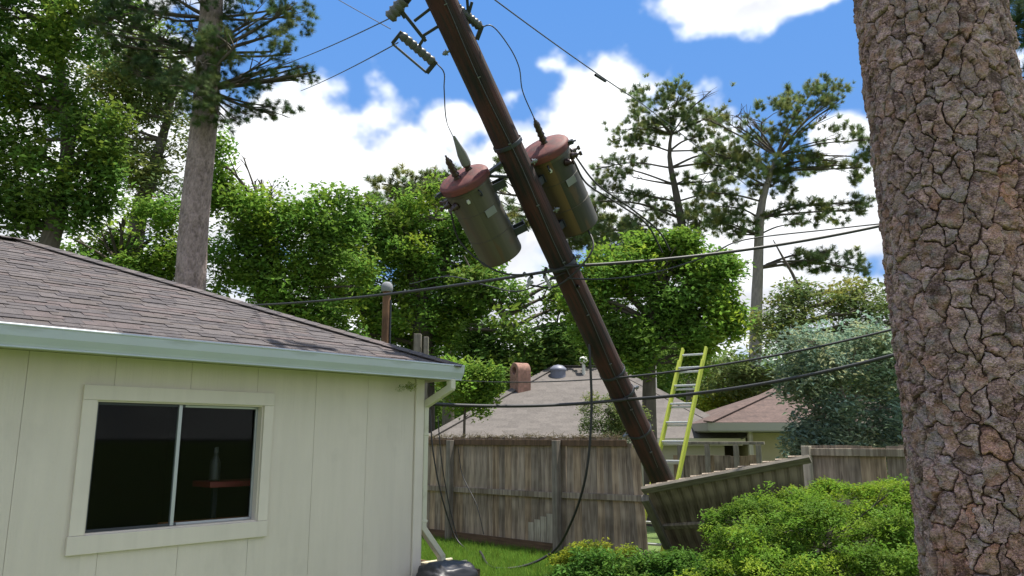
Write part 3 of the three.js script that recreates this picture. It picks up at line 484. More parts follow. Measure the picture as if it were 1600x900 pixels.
// ---------------------------------------------------------------- wires
function wire(name, label, pts, r, mat = wireMat, seg = 60) { for (const p of pts) p.y = Math.max(p.y, r + 0.01); return tag(mesh(name, tube(pts, r, seg, 6), mat), label, 'wire'); }
const lerpSag = (a, b, sag, n = 8) => Array.from({ length: n + 1 }, (_, i) => { const t = i / n; return a.clone().lerp(b, t).add(V(0, -4 * sag * t * (1 - t), 0)); });
{
  const m1 = onPole(0.0, 5.42, 0.18), m2 = onPole(0.02, 3.29, 0.18), m3 = onPole(0.02, 3.66, 0.17);
  wire('power_cable', 'thick black cable sagging from the pole over the garage roof', lerpSag(m1, at(330, 478, 17), 0.12).concat(lerpSag(at(330, 478, 17), at(-250, 560, 24), 0.2).slice(1)), 0.021);
  wire('power_cable', 'thick black cable rising from the pole to behind the pine trunk', lerpSag(m1.clone().add(V(0, 0.03, 0)), at(1420, 343, 9.2), 0.10), 0.02);
  wire('service_wire', 'thin wire wound beside the upper black cable', lerpSag(m1.clone().add(V(0.02, -0.12, 0.02)), at(1150, 378, 9.1), 0.16).concat([at(1300, 358, 9.2), at(1420, 345, 9.25)]), 0.009);
  wire('service_wire', 'thin looping wire below the upper cable between transformer and post', [m1.clone().add(V(0, -0.05, 0)), at(810, 455, 9.8), at(760, 446, 10.4), at(700, 432, 11.5), at(640, 444, 12.6)], 0.009);
  wire('telephone_cable', 'black cable level from garage eave to pole above the fence', lerpSag(gl(0.14, 2.1, -0.35), m2, 0.06), 0.02);
  wire('telephone_cable', 'black cable from lower pole past the ladder to the pine', lerpSag(m2, at(1440, 543, 8.4), 0.10), 0.021);
  wire('telephone_cable', 'thinner black cable above the lowest one crossing the ladder top', lerpSag(m3, at(1440, 503, 8.6), 0.08), 0.014);
  wire('service_wire', 'thin wire crossing in front of the neighbour chimney to the pole', lerpSag(at(690, 592, 15), m3, 0.06), 0.008);
  wire('hanging_cable', 'loose black cable hanging down from the pole to the grass', [onPole(0.05, 5.15, 0.2), at(917, 470, 9.75), at(922, 560, 9.75), at(924, 650, 9.8), at(915, 745, 9.9), at(893, 815, 10.2), at(864, 862, 10.6), at(820, 884, 10.6), at(775, 888, 10.6), at(750, 862, 11.6)], 0.017, wireMat, 90);
  wire('hanging_cable', 'loose black cable drooping beside the downspout to the fence foot', [at(672, 640, 12.3), at(676, 700, 12.3), at(690, 775, 12.4), at(712, 840, 12.5), at(728, 858, 12.3), at(760, 880, 11.2)], 0.013, wireMat, 60);
  wire('hanging_cable', 'second thin black cable drooping by the downspout', [at(684, 650, 12.5), at(690, 720, 12.5), at(702, 790, 12.6), at(716, 846, 12.6)], 0.010, wireMat, 40);
  wire('hanging_cable', 'thin dark cable hanging against the left fence bay', [at(716, 700, 12.9), at(722, 740, 12.9), at(745, 790, 12.6), at(756, 835, 12.5)], 0.008, wireMat, 40);
  wire('jumper_wire', 'lead from the garage-side cutout down to the guarded bushing', [onPole(-0.33, 8.19, 0), onPole(-0.3, 8.1, 0.02), at(694, 140, 8.05), at(697, 185, 8.3), onPole(-0.515, 7.37, 0.05)], 0.007, bareWire, 40);
  wire('jumper_wire', 'curved lead from far cutout to the transformer bushing', [onPole(0.26, 8.3, -0.12), onPole(0.36, 8.28, -0.14), at(795, 72, 7.7), at(811, 105, 7.85), at(816, 140, 8.0), onPole(0.40, 7.12, -0.31)], 0.007, bareWire, 40);
  wire('secondary_wire', 'upper of two black leads from far transformer to the cable', [onPole(0.66, 6.52, -0.28), at(930, 285, 8.7), at(985, 325, 8.9), at(1030, 362, 9.1), at(1047, 392, 9.25)], 0.011, wireMat, 40);
  wire('secondary_wire', 'lower of two black leads from far transformer to the cable', [onPole(0.62, 6.48, -0.15), at(915, 285, 8.7), at(965, 318, 8.9), at(1010, 350, 9.0), at(1035, 395, 9.25)], 0.011, wireMat, 40);
  wire('secondary_wire', 'dark lead from the garage-side transformer to the cable clamp', [onPole(-0.9, 6.72, 0.1), onPole(-0.97, 6.3, 0.18), onPole(-0.7, 5.85, 0.42), onPole(-0.25, 5.55, 0.3), m1], 0.011, wireMat, 40);
  wire('secondary_wire', 'dark lead looping below the transformers round the pole', [onPole(0.45, 5.66, -0.3), onPole(0.42, 5.5, 0.1), onPole(0.2, 5.4, 0.24), onPole(-0.2, 5.3, 0.26), onPole(-0.5, 5.45, 0.2)], 0.012, wireMat, 40);
  const up = onPole(0.36, 8.75, -0.1);
  wire('primary_wire', 'thin high wire falling from the pole top towards the far pines', lerpSag(up, at(1000, 160, 11), 0.03).concat([at(1180, 300, 16)]), 0.008, bareWire);
  wire('wire_splice', 'small splice sleeve on the high wire before the cloud', [at(930, 117, 9.9), at(938, 122, 10.0), at(946, 127, 10.1)], 0.02, darkSteel, 6);
  wire('primary_wire', 'thin wire from the arrester slanting behind the pine boughs', lerpSag(onPole(-0.57, 8.8, 0), at(430, 105, 14), 0.04), 0.007, bareWire);
  wire('primary_wire', 'thin wire from the cutout slanting towards the pine boughs', lerpSag(onPole(-0.6, 8.55, 0), at(470, 142, 14), 0.03), 0.007, bareWire);
  wire('primary_wire', 'faint wire crossing the blue corner above the boughs', lerpSag(at(610, 45, 7.6), at(380, -90, 14), 0.03), 0.005, bareWire);
  // cable clamp bundle at the pole, behind the left transformer's foot
  const gsp = poleGroup('cable_clamp', 'jumble of pale clamp sleeves and cable ends at the pole', 'clamp', 0, 5.42, 0.2), R = rng(23);
  for (let i = 0; i < 7; i++) { const a = V(-0.12 - R() * 0.35, -0.05 + R() * 0.22, R() * 0.06), b = a.clone().add(V(-0.1 + R() * 0.12, 0.12 - R() * 0.3, R() * 0.05)); mesh('sleeve', tube([a, a.clone().lerp(b, 0.5).add(V(0, 0.012, 0)), b], 0.014 + R() * 0.008, 6, 7), i % 3 ? std({ color: rgb(0.3, 0.3, 0.31), roughness: 0.5 }) : wireMat, gsp); }
}
// ---------------------------------------------------------------- ladder
{
  const b0 = at(1047, 712, 12.2), t0 = at(1084, 543, 12.7);
  const lad = group('extension_ladder', 'yellow-green extension ladder standing behind the fence', 'ladder', V(b0.x, 0, b0.z)), o = V(b0.x, 0, b0.z);
  const yel = std({ color: rgb(0.40, 0.45, 0.045), roughness: 0.5 });
  const dir = t0.clone().sub(b0), foot = b0.clone().addScaledVector(dir, -b0.y / dir.y).sub(o), top = t0.clone().sub(o), side = V(0.84, 0.0, 0.54).normalize();
  for (const [dx, mat, zz, k1] of [[0, yel, 0, 0.93], [0.03, yel, -0.07, 1]]) {
    const a = foot.clone().add(V(dx, 0, zz)), b = foot.clone().lerp(top, k1).add(V(dx, 0, zz));
    for (const s of [-0.2, 0.2]) mesh('side_rail', beam(a.clone().addScaledVector(side, s), b.clone().addScaledVector(side, s), 0.035, 0.075, side, 0.006), mat, lad);
    const n = Math.floor(a.distanceTo(b) / 0.305); for (let i = 1; i <= n; i++) { const c = a.clone().lerp(b, (i - 0.4) / n); mesh('rung', beam(c.clone().addScaledVector(side, -0.19), c.clone().addScaledVector(side, 0.19), 0.034, 0.034, V(0, 1, 0), 0.01), std({ color: rgb(0.5, 0.52, 0.5), roughness: 0.45, metalness: 0.2 }), lad); }
  }
  for (const s of [-0.2, 0.2]) mesh('foot_pad', rbx(0.06, 0.05, 0.1, 0.01, foot.x + side.x * s, 0.03, foot.z + side.z * s), blackPlastic, lad);
}
// ---------------------------------------------------------------- posts beyond the garage
{
  const p = at(597, 690, 17), g = group('wooden_post', 'orange-brown wooden post with grey rounded cap above the garage roof', 'post', V(p.x, 0, p.z)), top = at(597, 452, 17).y;
  mesh('shaft', limb([V(0, 0, 0), V(0.01, top / 2, 0), V(0, top, 0)], [0.1, 0.095, 0.09], 20, 14, 0.04, 9), postMat, g);
  mesh('cap', lathe([[0.1, -0.06], [0.125, -0.05], [0.135, 0.03], [0.12, 0.11], [0.07, 0.16], [0, 0.175]], 20).translate(0, top, 0), std({ color: rgb(0.2, 0.205, 0.22), roughness: 0.9 }), g);
  mesh('conduit', tube([V(0.11, 0, 0.03), V(0.115, top / 2, 0.03), V(0.1, top - 0.25, 0.03)], 0.02, 10, 8), darkSteel, g);
  const q = at(649, 690, 15), h = group('wooden_post', 'short grey stub post beyond the garage hip', 'post', V(q.x, 0, q.z)), ht = at(649, 522, 15).y;
  mesh('shaft', rbx(0.14, ht, 0.14, 0.01, 0, ht / 2, 0), greyPostMat, h);
  mesh('shaft', rbx(0.09, ht - 0.06, 0.1, 0.01, 0.17, ht / 2 - 0.03, 0.02), greyPostMat, h);
}
// ---------------------------------------------------------------- neighbour's house and shed
const farShingle = std({ map: tex(512, 3.2, (u, v) => {
  const row = Math.floor(v * 22), off = hash3(row, 3, 1), cell = Math.floor((u + off) * 12) % 12, t = hash3(cell, row, 5), a = tileFbm(u, v, 4, 4, 401, 4), f = tileFbm(u, v, 100, 100, 403, 2);
  const k = 0.86 + 0.24 * t + 0.12 * a + 0.2 * f; return [0.108 * k, 0.096 * k, 0.088 * k];
}), roughness: 0.95 });
const brownShingle = std({ map: tex(256, 2.4, (u, v) => { const row = Math.floor(v * 16), off = hash3(row, 3, 1), cell = Math.floor((u + off) * 9) % 9, t = hash3(cell, row, 7), f = tileFbm(u, v, 60, 60, 413, 2); const k = 0.8 + 0.35 * t + 0.3 * f; return [0.088 * k, 0.058 * k, 0.05 * k]; }), roughness: 0.95 });
function hipHouse(g, x0, x1, z0, z1, yE, yR, hipL, hipR, mat, wallMat, inset, fasciaMat, fh = 0.14) {   // z0 front (south) eave, z1 back
  const zr = (z0 + z1) / 2, A = V(x0, yE, z0), B = V(x1, yE, z0), C = V(x1, yE, z1), D = V(x0, yE, z1), P = V(x0 + hipL, yR, zr), Q = V(x1 - hipR, yR, zr), r = new THREE.Group(); r.name = 'roof'; g.add(r);
  mesh('roof_slope', sheet([A, B, Q, P], V(1, 0, 0)), mat, r); mesh('roof_slope', sheet([B, C, Q], V(0, 0, 1)), mat, r); mesh('roof_slope', sheet([C, D, P, Q], V(1, 0, 0)), mat, r); mesh('roof_slope', sheet([D, A, P], V(0, 0, 1)), mat, r);
  for (const [a, b] of [[A, P], [B, Q], [P, Q]]) mesh('ridge_cap', beam(a.clone().add(V(0, 0.02, 0)), b.clone().add(V(0, 0.02, 0)), 0.22, 0.03, V(1, 0, 0.3), 0), mat, r);
  const f = (w, d, x, z) => bx(w, fh, d, x, yE - fh / 2 - 0.004, z);
  mesh('fascia', merge([f(x1 - x0, 0.03, (x0 + x1) / 2, z0 - 0.016), f(x1 - x0, 0.03, (x0 + x1) / 2, z1 + 0.016), f(0.03, z0 - z1 - 0.08, x0 + 0.016, zr), f(0.03, z0 - z1 - 0.08, x1 - 0.016, zr)]), fasciaMat, g);
  mesh('soffit', bx(x1 - x0 - 0.1, 0.02, z0 - z1 - 0.1, (x0 + x1) / 2, yE - fh - 0.02, zr), fasciaMat, g);
  mesh('wall', bx(x1 - x0 - 2 * inset, yE - fh - 0.04, z0 - z1 - 2 * inset, (x0 + x1) / 2 + (inset > 0.5 ? 0.3 : 0), (yE - fh - 0.04) / 2, zr), wallMat, g);
}
{
  const L0 = at(668, 690, 18.5), ridgeY = at(900, 573, 23.2).y, E = V(L0.x, 0, -18.5), g = group('neighbour_house', 'neighbouring house with pale grey-brown hip roof behind the fence', 'house', E);
  const xr = at(1165, 690, 18.5).x - L0.x, hipL = at(868, 573, 23.2).x - L0.x;
  const stucco = std({ color: rgb(0.4, 0.36, 0.3) });
  hipHouse(g, 0, xr, 0, -9.4, 1.72, ridgeY, hipL, 2.6, farShingle, stucco, 0.4, trimMat);
  // arched brick chimney
  const cpos = at(813, 588, 21.5).sub(E), brick = std({ map: tex(256, 0.9, (u, v) => { const a = tileFbm(u, v, 8, 8, 431, 4), r = Math.abs(((v * 12) % 1) - 0.5) > 0.42 ? 0.4 : 0; return mix3([0.23 + a * 0.12, 0.125 + a * 0.06, 0.095 + a * 0.05], [0.25, 0.21, 0.18], r); }), roughness: 0.95 });
  const ch = new THREE.Group(); ch.name = 'chimney'; ch.position.copy(cpos); ch.rotation.y = 0.5; ch.scale.setScalar(0.84); g.add(ch);
  const arch = new THREE.Shape(); arch.moveTo(-0.27, -1.0); arch.lineTo(0.27, -1.0); arch.lineTo(0.27, 0.16); arch.absarc(0, 0.16, 0.27, 0, Math.PI, false); arch.lineTo(-0.27, -1.0);
  const hole = new THREE.Path(); hole.absarc(0, 0.18, 0.15, 0, Math.PI * 2, true); arch.holes.push(hole);
  mesh('stack', new THREE.ExtrudeGeometry(arch, { depth: 0.46, bevelEnabled: true, bevelSize: 0.015, bevelThickness: 0.015, bevelSegments: 1, curveSegments: 16 })  .translate(0, 0, -0.23).rotateY(-Math.PI / 2), brick, ch);
  mesh('flue', new THREE.CylinderGeometry(0.148, 0.148, 0.4, 18, 1, true).rotateZ(Math.PI / 2).translate(0.03, 0.18, 0), std({ color: rgb(0.02, 0.018, 0.016) }), ch);
  mesh('flue_back', new THREE.CircleGeometry(0.149, 18).rotateY(-Math.PI / 2).translate(0.2, 0.18, 0), std({ color: rgb(0.015, 0.013, 0.012) }), ch);
  const v1 = at(872, 582, 22.5).sub(E), v2 = at(912, 580, 22.6).sub(E), v3 = at(1023, 585, 22.4).sub(E);
  const dome = mesh('roof_vent', merge([lathe([[0.24, -0.25], [0.22, 0.03], [0.25, 0.05], [0.24, 0.12], [0.14, 0.2], [0, 0.23]], 18)]), std({ color: rgb(0.14, 0.15, 0.2), roughness: 0.5 }), g); dome.position.copy(v1); dome.userData.label = 'dark domed roof vent';
  const pipe = mesh('vent_pipe', lathe([[0.05, -0.5], [0.05, 0.22], [0.1, 0.23], [0.13, 0.32], [0.1, 0.41], [0, 0.44]], 14), std({ color: rgb(0.6, 0.6, 0.55), roughness: 0.5 }), g); pipe.position.copy(v2); pipe.userData.label = 'pale vent pipe with ball cap';
  mesh('vent_pipe', lathe([[0.05, -0.5], [0.05, 0.35], [0, 0.35]], 12), std({ color: rgb(0.45, 0.44, 0.42) }), g).position.copy(v3);
}
{
  const L0 = at(1106, 660, 17.5), g = group('garden_shed', 'small beige shed with red-brown roof behind the leaning fence', 'shed', V(L0.x, 0, -17.5));
  hipHouse(g, 0, 5.4, 0, -5.6, L0.y, L0.y + 0.98, 2.75, 2.4, brownShingle, std({ map: tex(256, 1.2, (u, v) => { const k = 1 + 0.1 * tileFbm(u, v, 4, 4, 441, 4); return [0.36 * k, 0.31 * k, 0.2 * k]; }) }), 0.95, std({ color: rgb(0.3, 0.29, 0.25), roughness: 0.8 }), 0.18);
  mesh('porch_post', rbx(0.1, L0.y - 0.2, 0.1, 0.006, 1.02, (L0.y - 0.2) / 2, -0.3), paleBoardMat, g);
}

// ---------------------------------------------------------------- the big pine in front: bark plates over a dark inner bark
const barkTex = tex(1024, 0.5, (u, v) => {
  const a = tileFbm(u, v, 5, 6, 501, 4), fl = tileFbm(u, v, 17, 22, 503, 4), f = tileFbm(u, v, 90, 110, 505, 3), lay = Math.floor((fl * 0.5 + 0.5) * 7) / 7, lip = smooth(0.8, 1, ((fl * 0.5 + 0.5) * 7) % 1);
  const o = smooth(0.1, 0.4, tileFbm(u, v, 9, 10, 507, 4)), gr = smooth(0.1, 0.4, tileFbm(u, v, 8, 9, 517, 4));
  let c = mix3([0.098, 0.057, 0.048], [0.53, 0.365, 0.335], clamp(lay * 1.1 - 0.12 + a * 0.55 + f * 0.6));
  c = mix3(c, [0.34, 0.18, 0.11], o * 0.45); c = mix3(c, [0.31, 0.29, 0.28], gr * 0.4); return mix3(c, [0.09, 0.055, 0.045], lip * 0.5);
});
const barkBump = tex(1024, 0.5, (u, v) => { const fl = tileFbm(u, v, 17, 22, 503, 4); return 0.2 + 0.6 * Math.floor((fl * 0.5 + 0.5) * 7) / 7 + 0.18 * tileFbm(u, v, 90, 110, 511, 3); }, false);
const barkMats = [[1, 1, 1], [0.9, 0.9, 0.91], [1.06, 1.04, 1.04], [1.03, 0.96, 0.92], [1.1, 0.9, 0.78], [0.96, 0.97, 0.98], [0.88, 0.85, 0.83]].map((c) => std({ map: barkTex, color: rgb(...c), bumpMap: barkBump, bumpScale: 0.02, roughness: 0.92 }));
const innerBark = std({ map: tex(256, 0.3, (u, v) => { const k = 1 + 0.5 * tileFbm(u, v, 8, 10, 521, 4); return [0.085 * k, 0.052 * k, 0.042 * k]; }), roughness: 1 });
{
  const R = rng(41), TX = 1.86, TZ = 3.14, R0 = 0.292, g = group('pine_tree', 'large pine trunk with thick plated bark close to the camera', 'tree', V(TX, 0, -TZ));
  const rad = (y) => R0 * (1 + 0.25 * Math.exp(-y * 2.2)) * (1 - 0.012 * y), lean = (y) => V(-0.026 * (y - 3.9), y, 0);
  const towards = Math.atan2(TX, TZ);   // unrolled so that u = 0 faces the camera
  const per = 2 * Math.PI * R0;
  const put = (u, v, h) => { const th = u / R0, r = rad(v) + h, c = lean(v), a = -towards + th; return V(c.x + Math.sin(a) * r, v, c.z + Math.cos(a) * r); };
  mesh('trunk', limb([V(0, -0.3, 0), lean(0.4), lean(1), lean(3), lean(6), lean(12), lean(15)], [0.4, 0.315, 0.286, 0.277, 0.265, 0.17, 0.05], 80, 40, 0.012, 4), innerBark, g);
  // seeds of the plates
  const NU = 36, dv = 0.074, NV = 70, S = [];
  for (let j = 0; j < NV; j++) for (let i = 0; i < NU; i++) { if (R() < 0.36) continue; S.push([((i + (j % 2) * 0.5 + (R() - 0.5) * 0.85) / NU - 0.5) * per, 0.05 + (j + (R() - 0.5) * 0.9) * dv, 0]); }
  const all = []; for (const s of S) for (const k of [-1, 0, 1]) all.push([s[0] + k * per, s[1]]);
  const AN = 0.56, plates = [];
  for (const s of S) {
    let poly = [[-0.16, -0.2], [0.16, -0.2], [0.16, 0.2], [-0.16, 0.2]];
    for (const t of all) {
      const dx = t[0] - s[0], dy = (t[1] - s[1]) * AN, d2 = dx * dx + dy * dy; if (d2 < 1e-9 || d2 > 0.12) continue;
      const out = [], f = (p) => p[0] * dx + p[1] * AN * dy - d2 / 2;
      for (let i = 0; i < poly.length; i++) { const a = poly[i], b = poly[(i + 1) % poly.length], fa = f(a), fb = f(b); if (fa <= 0) out.push(a); if (fa * fb < 0) { const q = fa / (fa - fb); out.push([lerp(a[0], b[0], q), lerp(a[1], b[1], q)]); } }
      poly = out; if (poly.length < 3) break;
    }
    if (poly.length < 3) continue;
    const cx = poly.reduce((q, p) => q + p[0], 0) / poly.length, cy = poly.reduce((q, p) => q + p[1], 0) / poly.length;
    // resample the outline, make it ragged, draw it in to leave a groove
    let pts = []; const n = 48; let tot = 0; const L = poly.map((p, i) => { const q = poly[(i + 1) % poly.length]; const l = Math.hypot(q[0] - p[0], q[1] - p[1]); tot += l; return l; });
    for (let k = 0; k < n; k++) { let t = k / n * tot, i = 0; while (t > L[i] && i < L.length - 1) { t -= L[i]; i++; } const p = poly[i], q = poly[(i + 1) % poly.length], w = t / L[i]; pts.push([lerp(p[0], q[0], w), lerp(p[1], q[1], w)]); }
    for (let it = 0; it < 1; it++) pts = pts.map((p, i) => { const a = pts[(i + n - 1) % n], b = pts[(i + 1) % n]; return [(a[0] + 2 * p[0] + b[0]) / 4, (a[1] + 2 * p[1] + b[1]) / 4]; });
    const grow = 0.0012 + R() * 0.0026, seed = R() * 50;
    const ring = (k, inset, h, rough) => pts.map((p) => { const dx = p[0] - cx, dy = p[1] - cy, d = Math.hypot(dx, dy) + 1e-6, q = Math.max(0.1, (d - inset) / d) * k, x0 = s[0] + cx + dx * q, y0 = s[1] + cy + dy * q, th0 = x0 / R0, wx = Math.cos(th0), wz = Math.sin(th0);
      const X = x0 + 0.017 * noise3(wx * 4.5, y0 * 13, wz * 4.5) + 0.012 * noise3(wx * 12 + 5, y0 * 36, wz * 12) + 0.006 * noise3(wx * 26 + 1, y0 * 80, wz * 26), Y = y0 + 0.02 * noise3(wx * 5 + 9, y0 * 11, wz * 5) + 0.012 * noise3(wx * 13 + 2, y0 * 34, wz * 13 + 4) + 0.006 * noise3(wx * 27, y0 * 84, wz * 27 + 6); const hh = h + rough * (noise3(X * 80, Y * 80, seed) * 0.3 + Math.round(noise3(X * 32 + 9, Y * 46, seed + 3) * 2.6) * 0.36); return [X, Y, hh]; });
    const thick = 0.009 + R() * 0.014;
    plates.push({ s, c: [s[0] + cx, s[1] + cy], rings: [ring(1, grow * 0.4, -0.02, 0), ring(1, grow * 0.9, thick * 0.25, 0.001), ring(0.99, grow, thick * 0.75, 0.004), ring(0.94, grow, thick * 0.92, 0.006), ring(0.84, grow, thick, 0.009), ring(0.7, grow, thick, 0.010), ring(0.54, grow, thick, 0.010), ring(0.36, grow, thick, 0.010), ring(0.16, grow, thick, 0.009)], size: tot, orange: noise3(s[0] * 5 + 3, s[1] * 1.6 + 7, 5), pick: R() });
  }
  const build = (p) => {
    const P = [], U = [], I = [], n = p.rings[0].length, nr = p.rings.length, org = put(p.c[0], p.c[1], 0);
    for (const r of p.rings) for (const q of r) { const w = put(q[0], q[1], q[2]).sub(org); P.push(w.x, w.y, w.z); U.push(q[0] + p.pick * 3.1, q[1] + p.orange * 2); }
    const c = put(p.c[0], p.c[1], p.rings[nr - 1][0][2]).sub(org); P.push(c.x, c.y, c.z); U.push(p.c[0] + p.pick * 3.1, p.c[1] + p.orange * 2);
    for (let r = 0; r + 1 < nr; r++) for (let i = 0; i < n; i++) { const a = r * n + i, b = r * n + (i + 1) % n; I.push(a, b, a + n, b, b + n, a + n); }
    for (let i = 0; i < n; i++) I.push((nr - 1) * n + i, (nr - 1) * n + (i + 1) % n, nr * n);
    const geo = new THREE.BufferGeometry(); geo.setAttribute('position', new THREE.Float32BufferAttribute(P, 3)); geo.setAttribute('uv', new THREE.Float32BufferAttribute(U, 2)); geo.setIndex(I); geo.computeVertexNormals();
    return [geo, org];
  };
  const matOf = (p) => p.orange + (p.pick - 0.5) * 0.7 > 0.38 ? (p.pick < 0.5 ? 4 : 3) : [0, 1, 2, 5, 0, 3, 6, 1][Math.floor(p.pick * 8)];
  const seen = plates.filter((p) => p.c[1] > 0.95 && p.c[1] < 4.3 && p.c[0] / R0 > -1.75 && p.c[0] / R0 < 1.0).sort((a, b) => b.size - a.size).slice(0, 298), inView = new Set(seen), rest = barkMats.map(() => []);
  for (const p of plates) { const [geo, org] = build(p); if (inView.has(p)) { const m = mesh('bark_plate', geo, barkMats[matOf(p)], g); m.position.copy(org); } else rest[matOf(p)].push(geo.translate(org.x, org.y, org.z)); }
  rest.forEach((l, k) => { if (l.length) mesh('bark_plate', merge(l), barkMats[k], g).userData.kind = 'stuff'; });
  console.log('plates', plates.length, 'in view', seen.length);
  globalThis.bigPine = g;
}

// ---------------------------------------------------------------- foliage
const leafMat = (r, g, b, through = 0.4) => new THREE.MeshPhysicalMaterial({ color: rgb(r, g, b), roughness: 0.9, transmission: through, thickness: 0, specularIntensity: 0.15, side: THREE.DoubleSide });
function leafClump(n, R, len, wid, seed, flat = 1) {   // n folded leaves in a ball
  const r = rng(seed), P = [], I = [], q = new THREE.Quaternion(), e = new THREE.Euler();
  for (let i = 0; i < n; i++) {
    const d = V(r() * 2 - 1, (r() * 2 - 1) * flat, r() * 2 - 1); if (d.length() > 1) d.multiplyScalar(0.7); d.multiplyScalar(R);
    q.setFromEuler(e.set((r() - 0.5) * 1.5 - 0.2, r() * 6.283, (r() - 0.5) * 1.3, 'YXZ'));
    const k = 0.65 + r() * 0.7, l = len * k, w = wid * k * 0.5, b = P.length / 3;
    for (const c of [[0, 0, 0], [-w, 0.12 * l, l * 0.45], [0, -0.06 * l, l], [w, 0.12 * l, l * 0.45]]) { const v = V(...c).applyQuaternion(q).add(d); P.push(v.x, v.y, v.z); }
    I.push(b, b + 1, b + 2, b, b + 2, b + 3);
  }
  const g = new THREE.BufferGeometry(); g.setAttribute('position', new THREE.Float32BufferAttribute(P, 3)); g.setIndex(I);
  const h = g.toNonIndexed(); h.computeVertexNormals(); return h;
}
function needleTuft(n, len, wid, seed) {   // a brush of needles round a short twig along +y
  const r = rng(seed), P = [];
  for (let i = 0; i < n; i++) {
    const o = V((r() - 0.5) * 0.03, r() * len * 0.7, (r() - 0.5) * 0.03), th = r() * 6.283, up = 0.15 + r() * 0.9, d = V(Math.cos(th), up, Math.sin(th)).normalize().multiplyScalar(len * (0.7 + r() * 0.4)), s = V(-Math.sin(th), (r() - 0.5), Math.cos(th)).normalize().multiplyScalar(wid / 2);
    const t = o.clone().add(d), a = o.clone().add(s), b = o.clone().sub(s); P.push(a.x, a.y, a.z, b.x, b.y, b.z, t.x, t.y, t.z);
  }
  const g = new THREE.BufferGeometry(); g.setAttribute('position', new THREE.Float32BufferAttribute(P, 3)); g.computeVertexNormals(); return g;
}
const clumps = [61, 62, 63].map((s) => leafClump(44, 0.5, 0.17, 0.095, s)), needles = [71, 72].map((s) => needleTuft(110, 0.27, 0.011, s)), needlesFar = needleTuft(90, 0.3, 0.02, 73), fineClump = leafClump(60, 0.5, 0.13, 0.06, 64, 0.6), hedgeClump = leafClump(54, 0.5, 0.2, 0.085, 65, 0.7);
const barkFar = std({ map: tex(512, 1.1, (u, v) => { const a = tileFbm(u, v, 18, 9, 531, 4), f = tileFbm(u, v, 60, 30, 533, 3), p = tileFbm(u, v, 4, 3, 537, 3); return mix3([0.12, 0.09, 0.08], [0.31, 0.24, 0.222], clamp(0.5 + a * 0.5 + f * 0.5 + p * 0.25)); }), bumpMap: tex(256, 1.1, (u, v) => 0.5 + 0.5 * tileFbm(u, v, 18, 9, 531, 4), false), bumpScale: 0.03, roughness: 0.95 });
const barkDark = std({ map: tex(256, 1, (u, v) => { const a = tileFbm(u, v, 24, 5, 541, 4); return [0.085 + a * 0.04, 0.07 + a * 0.035, 0.055 + a * 0.03]; }), roughness: 0.95 });
const barkPale = std({ map: tex(256, 1, (u, v) => { const a = tileFbm(u, v, 20, 6, 545, 4); return [0.2 + a * 0.07, 0.175 + a * 0.06, 0.15 + a * 0.05]; }), roughness: 0.95 });
const M4 = new THREE.Matrix4(), Q4 = new THREE.Quaternion();
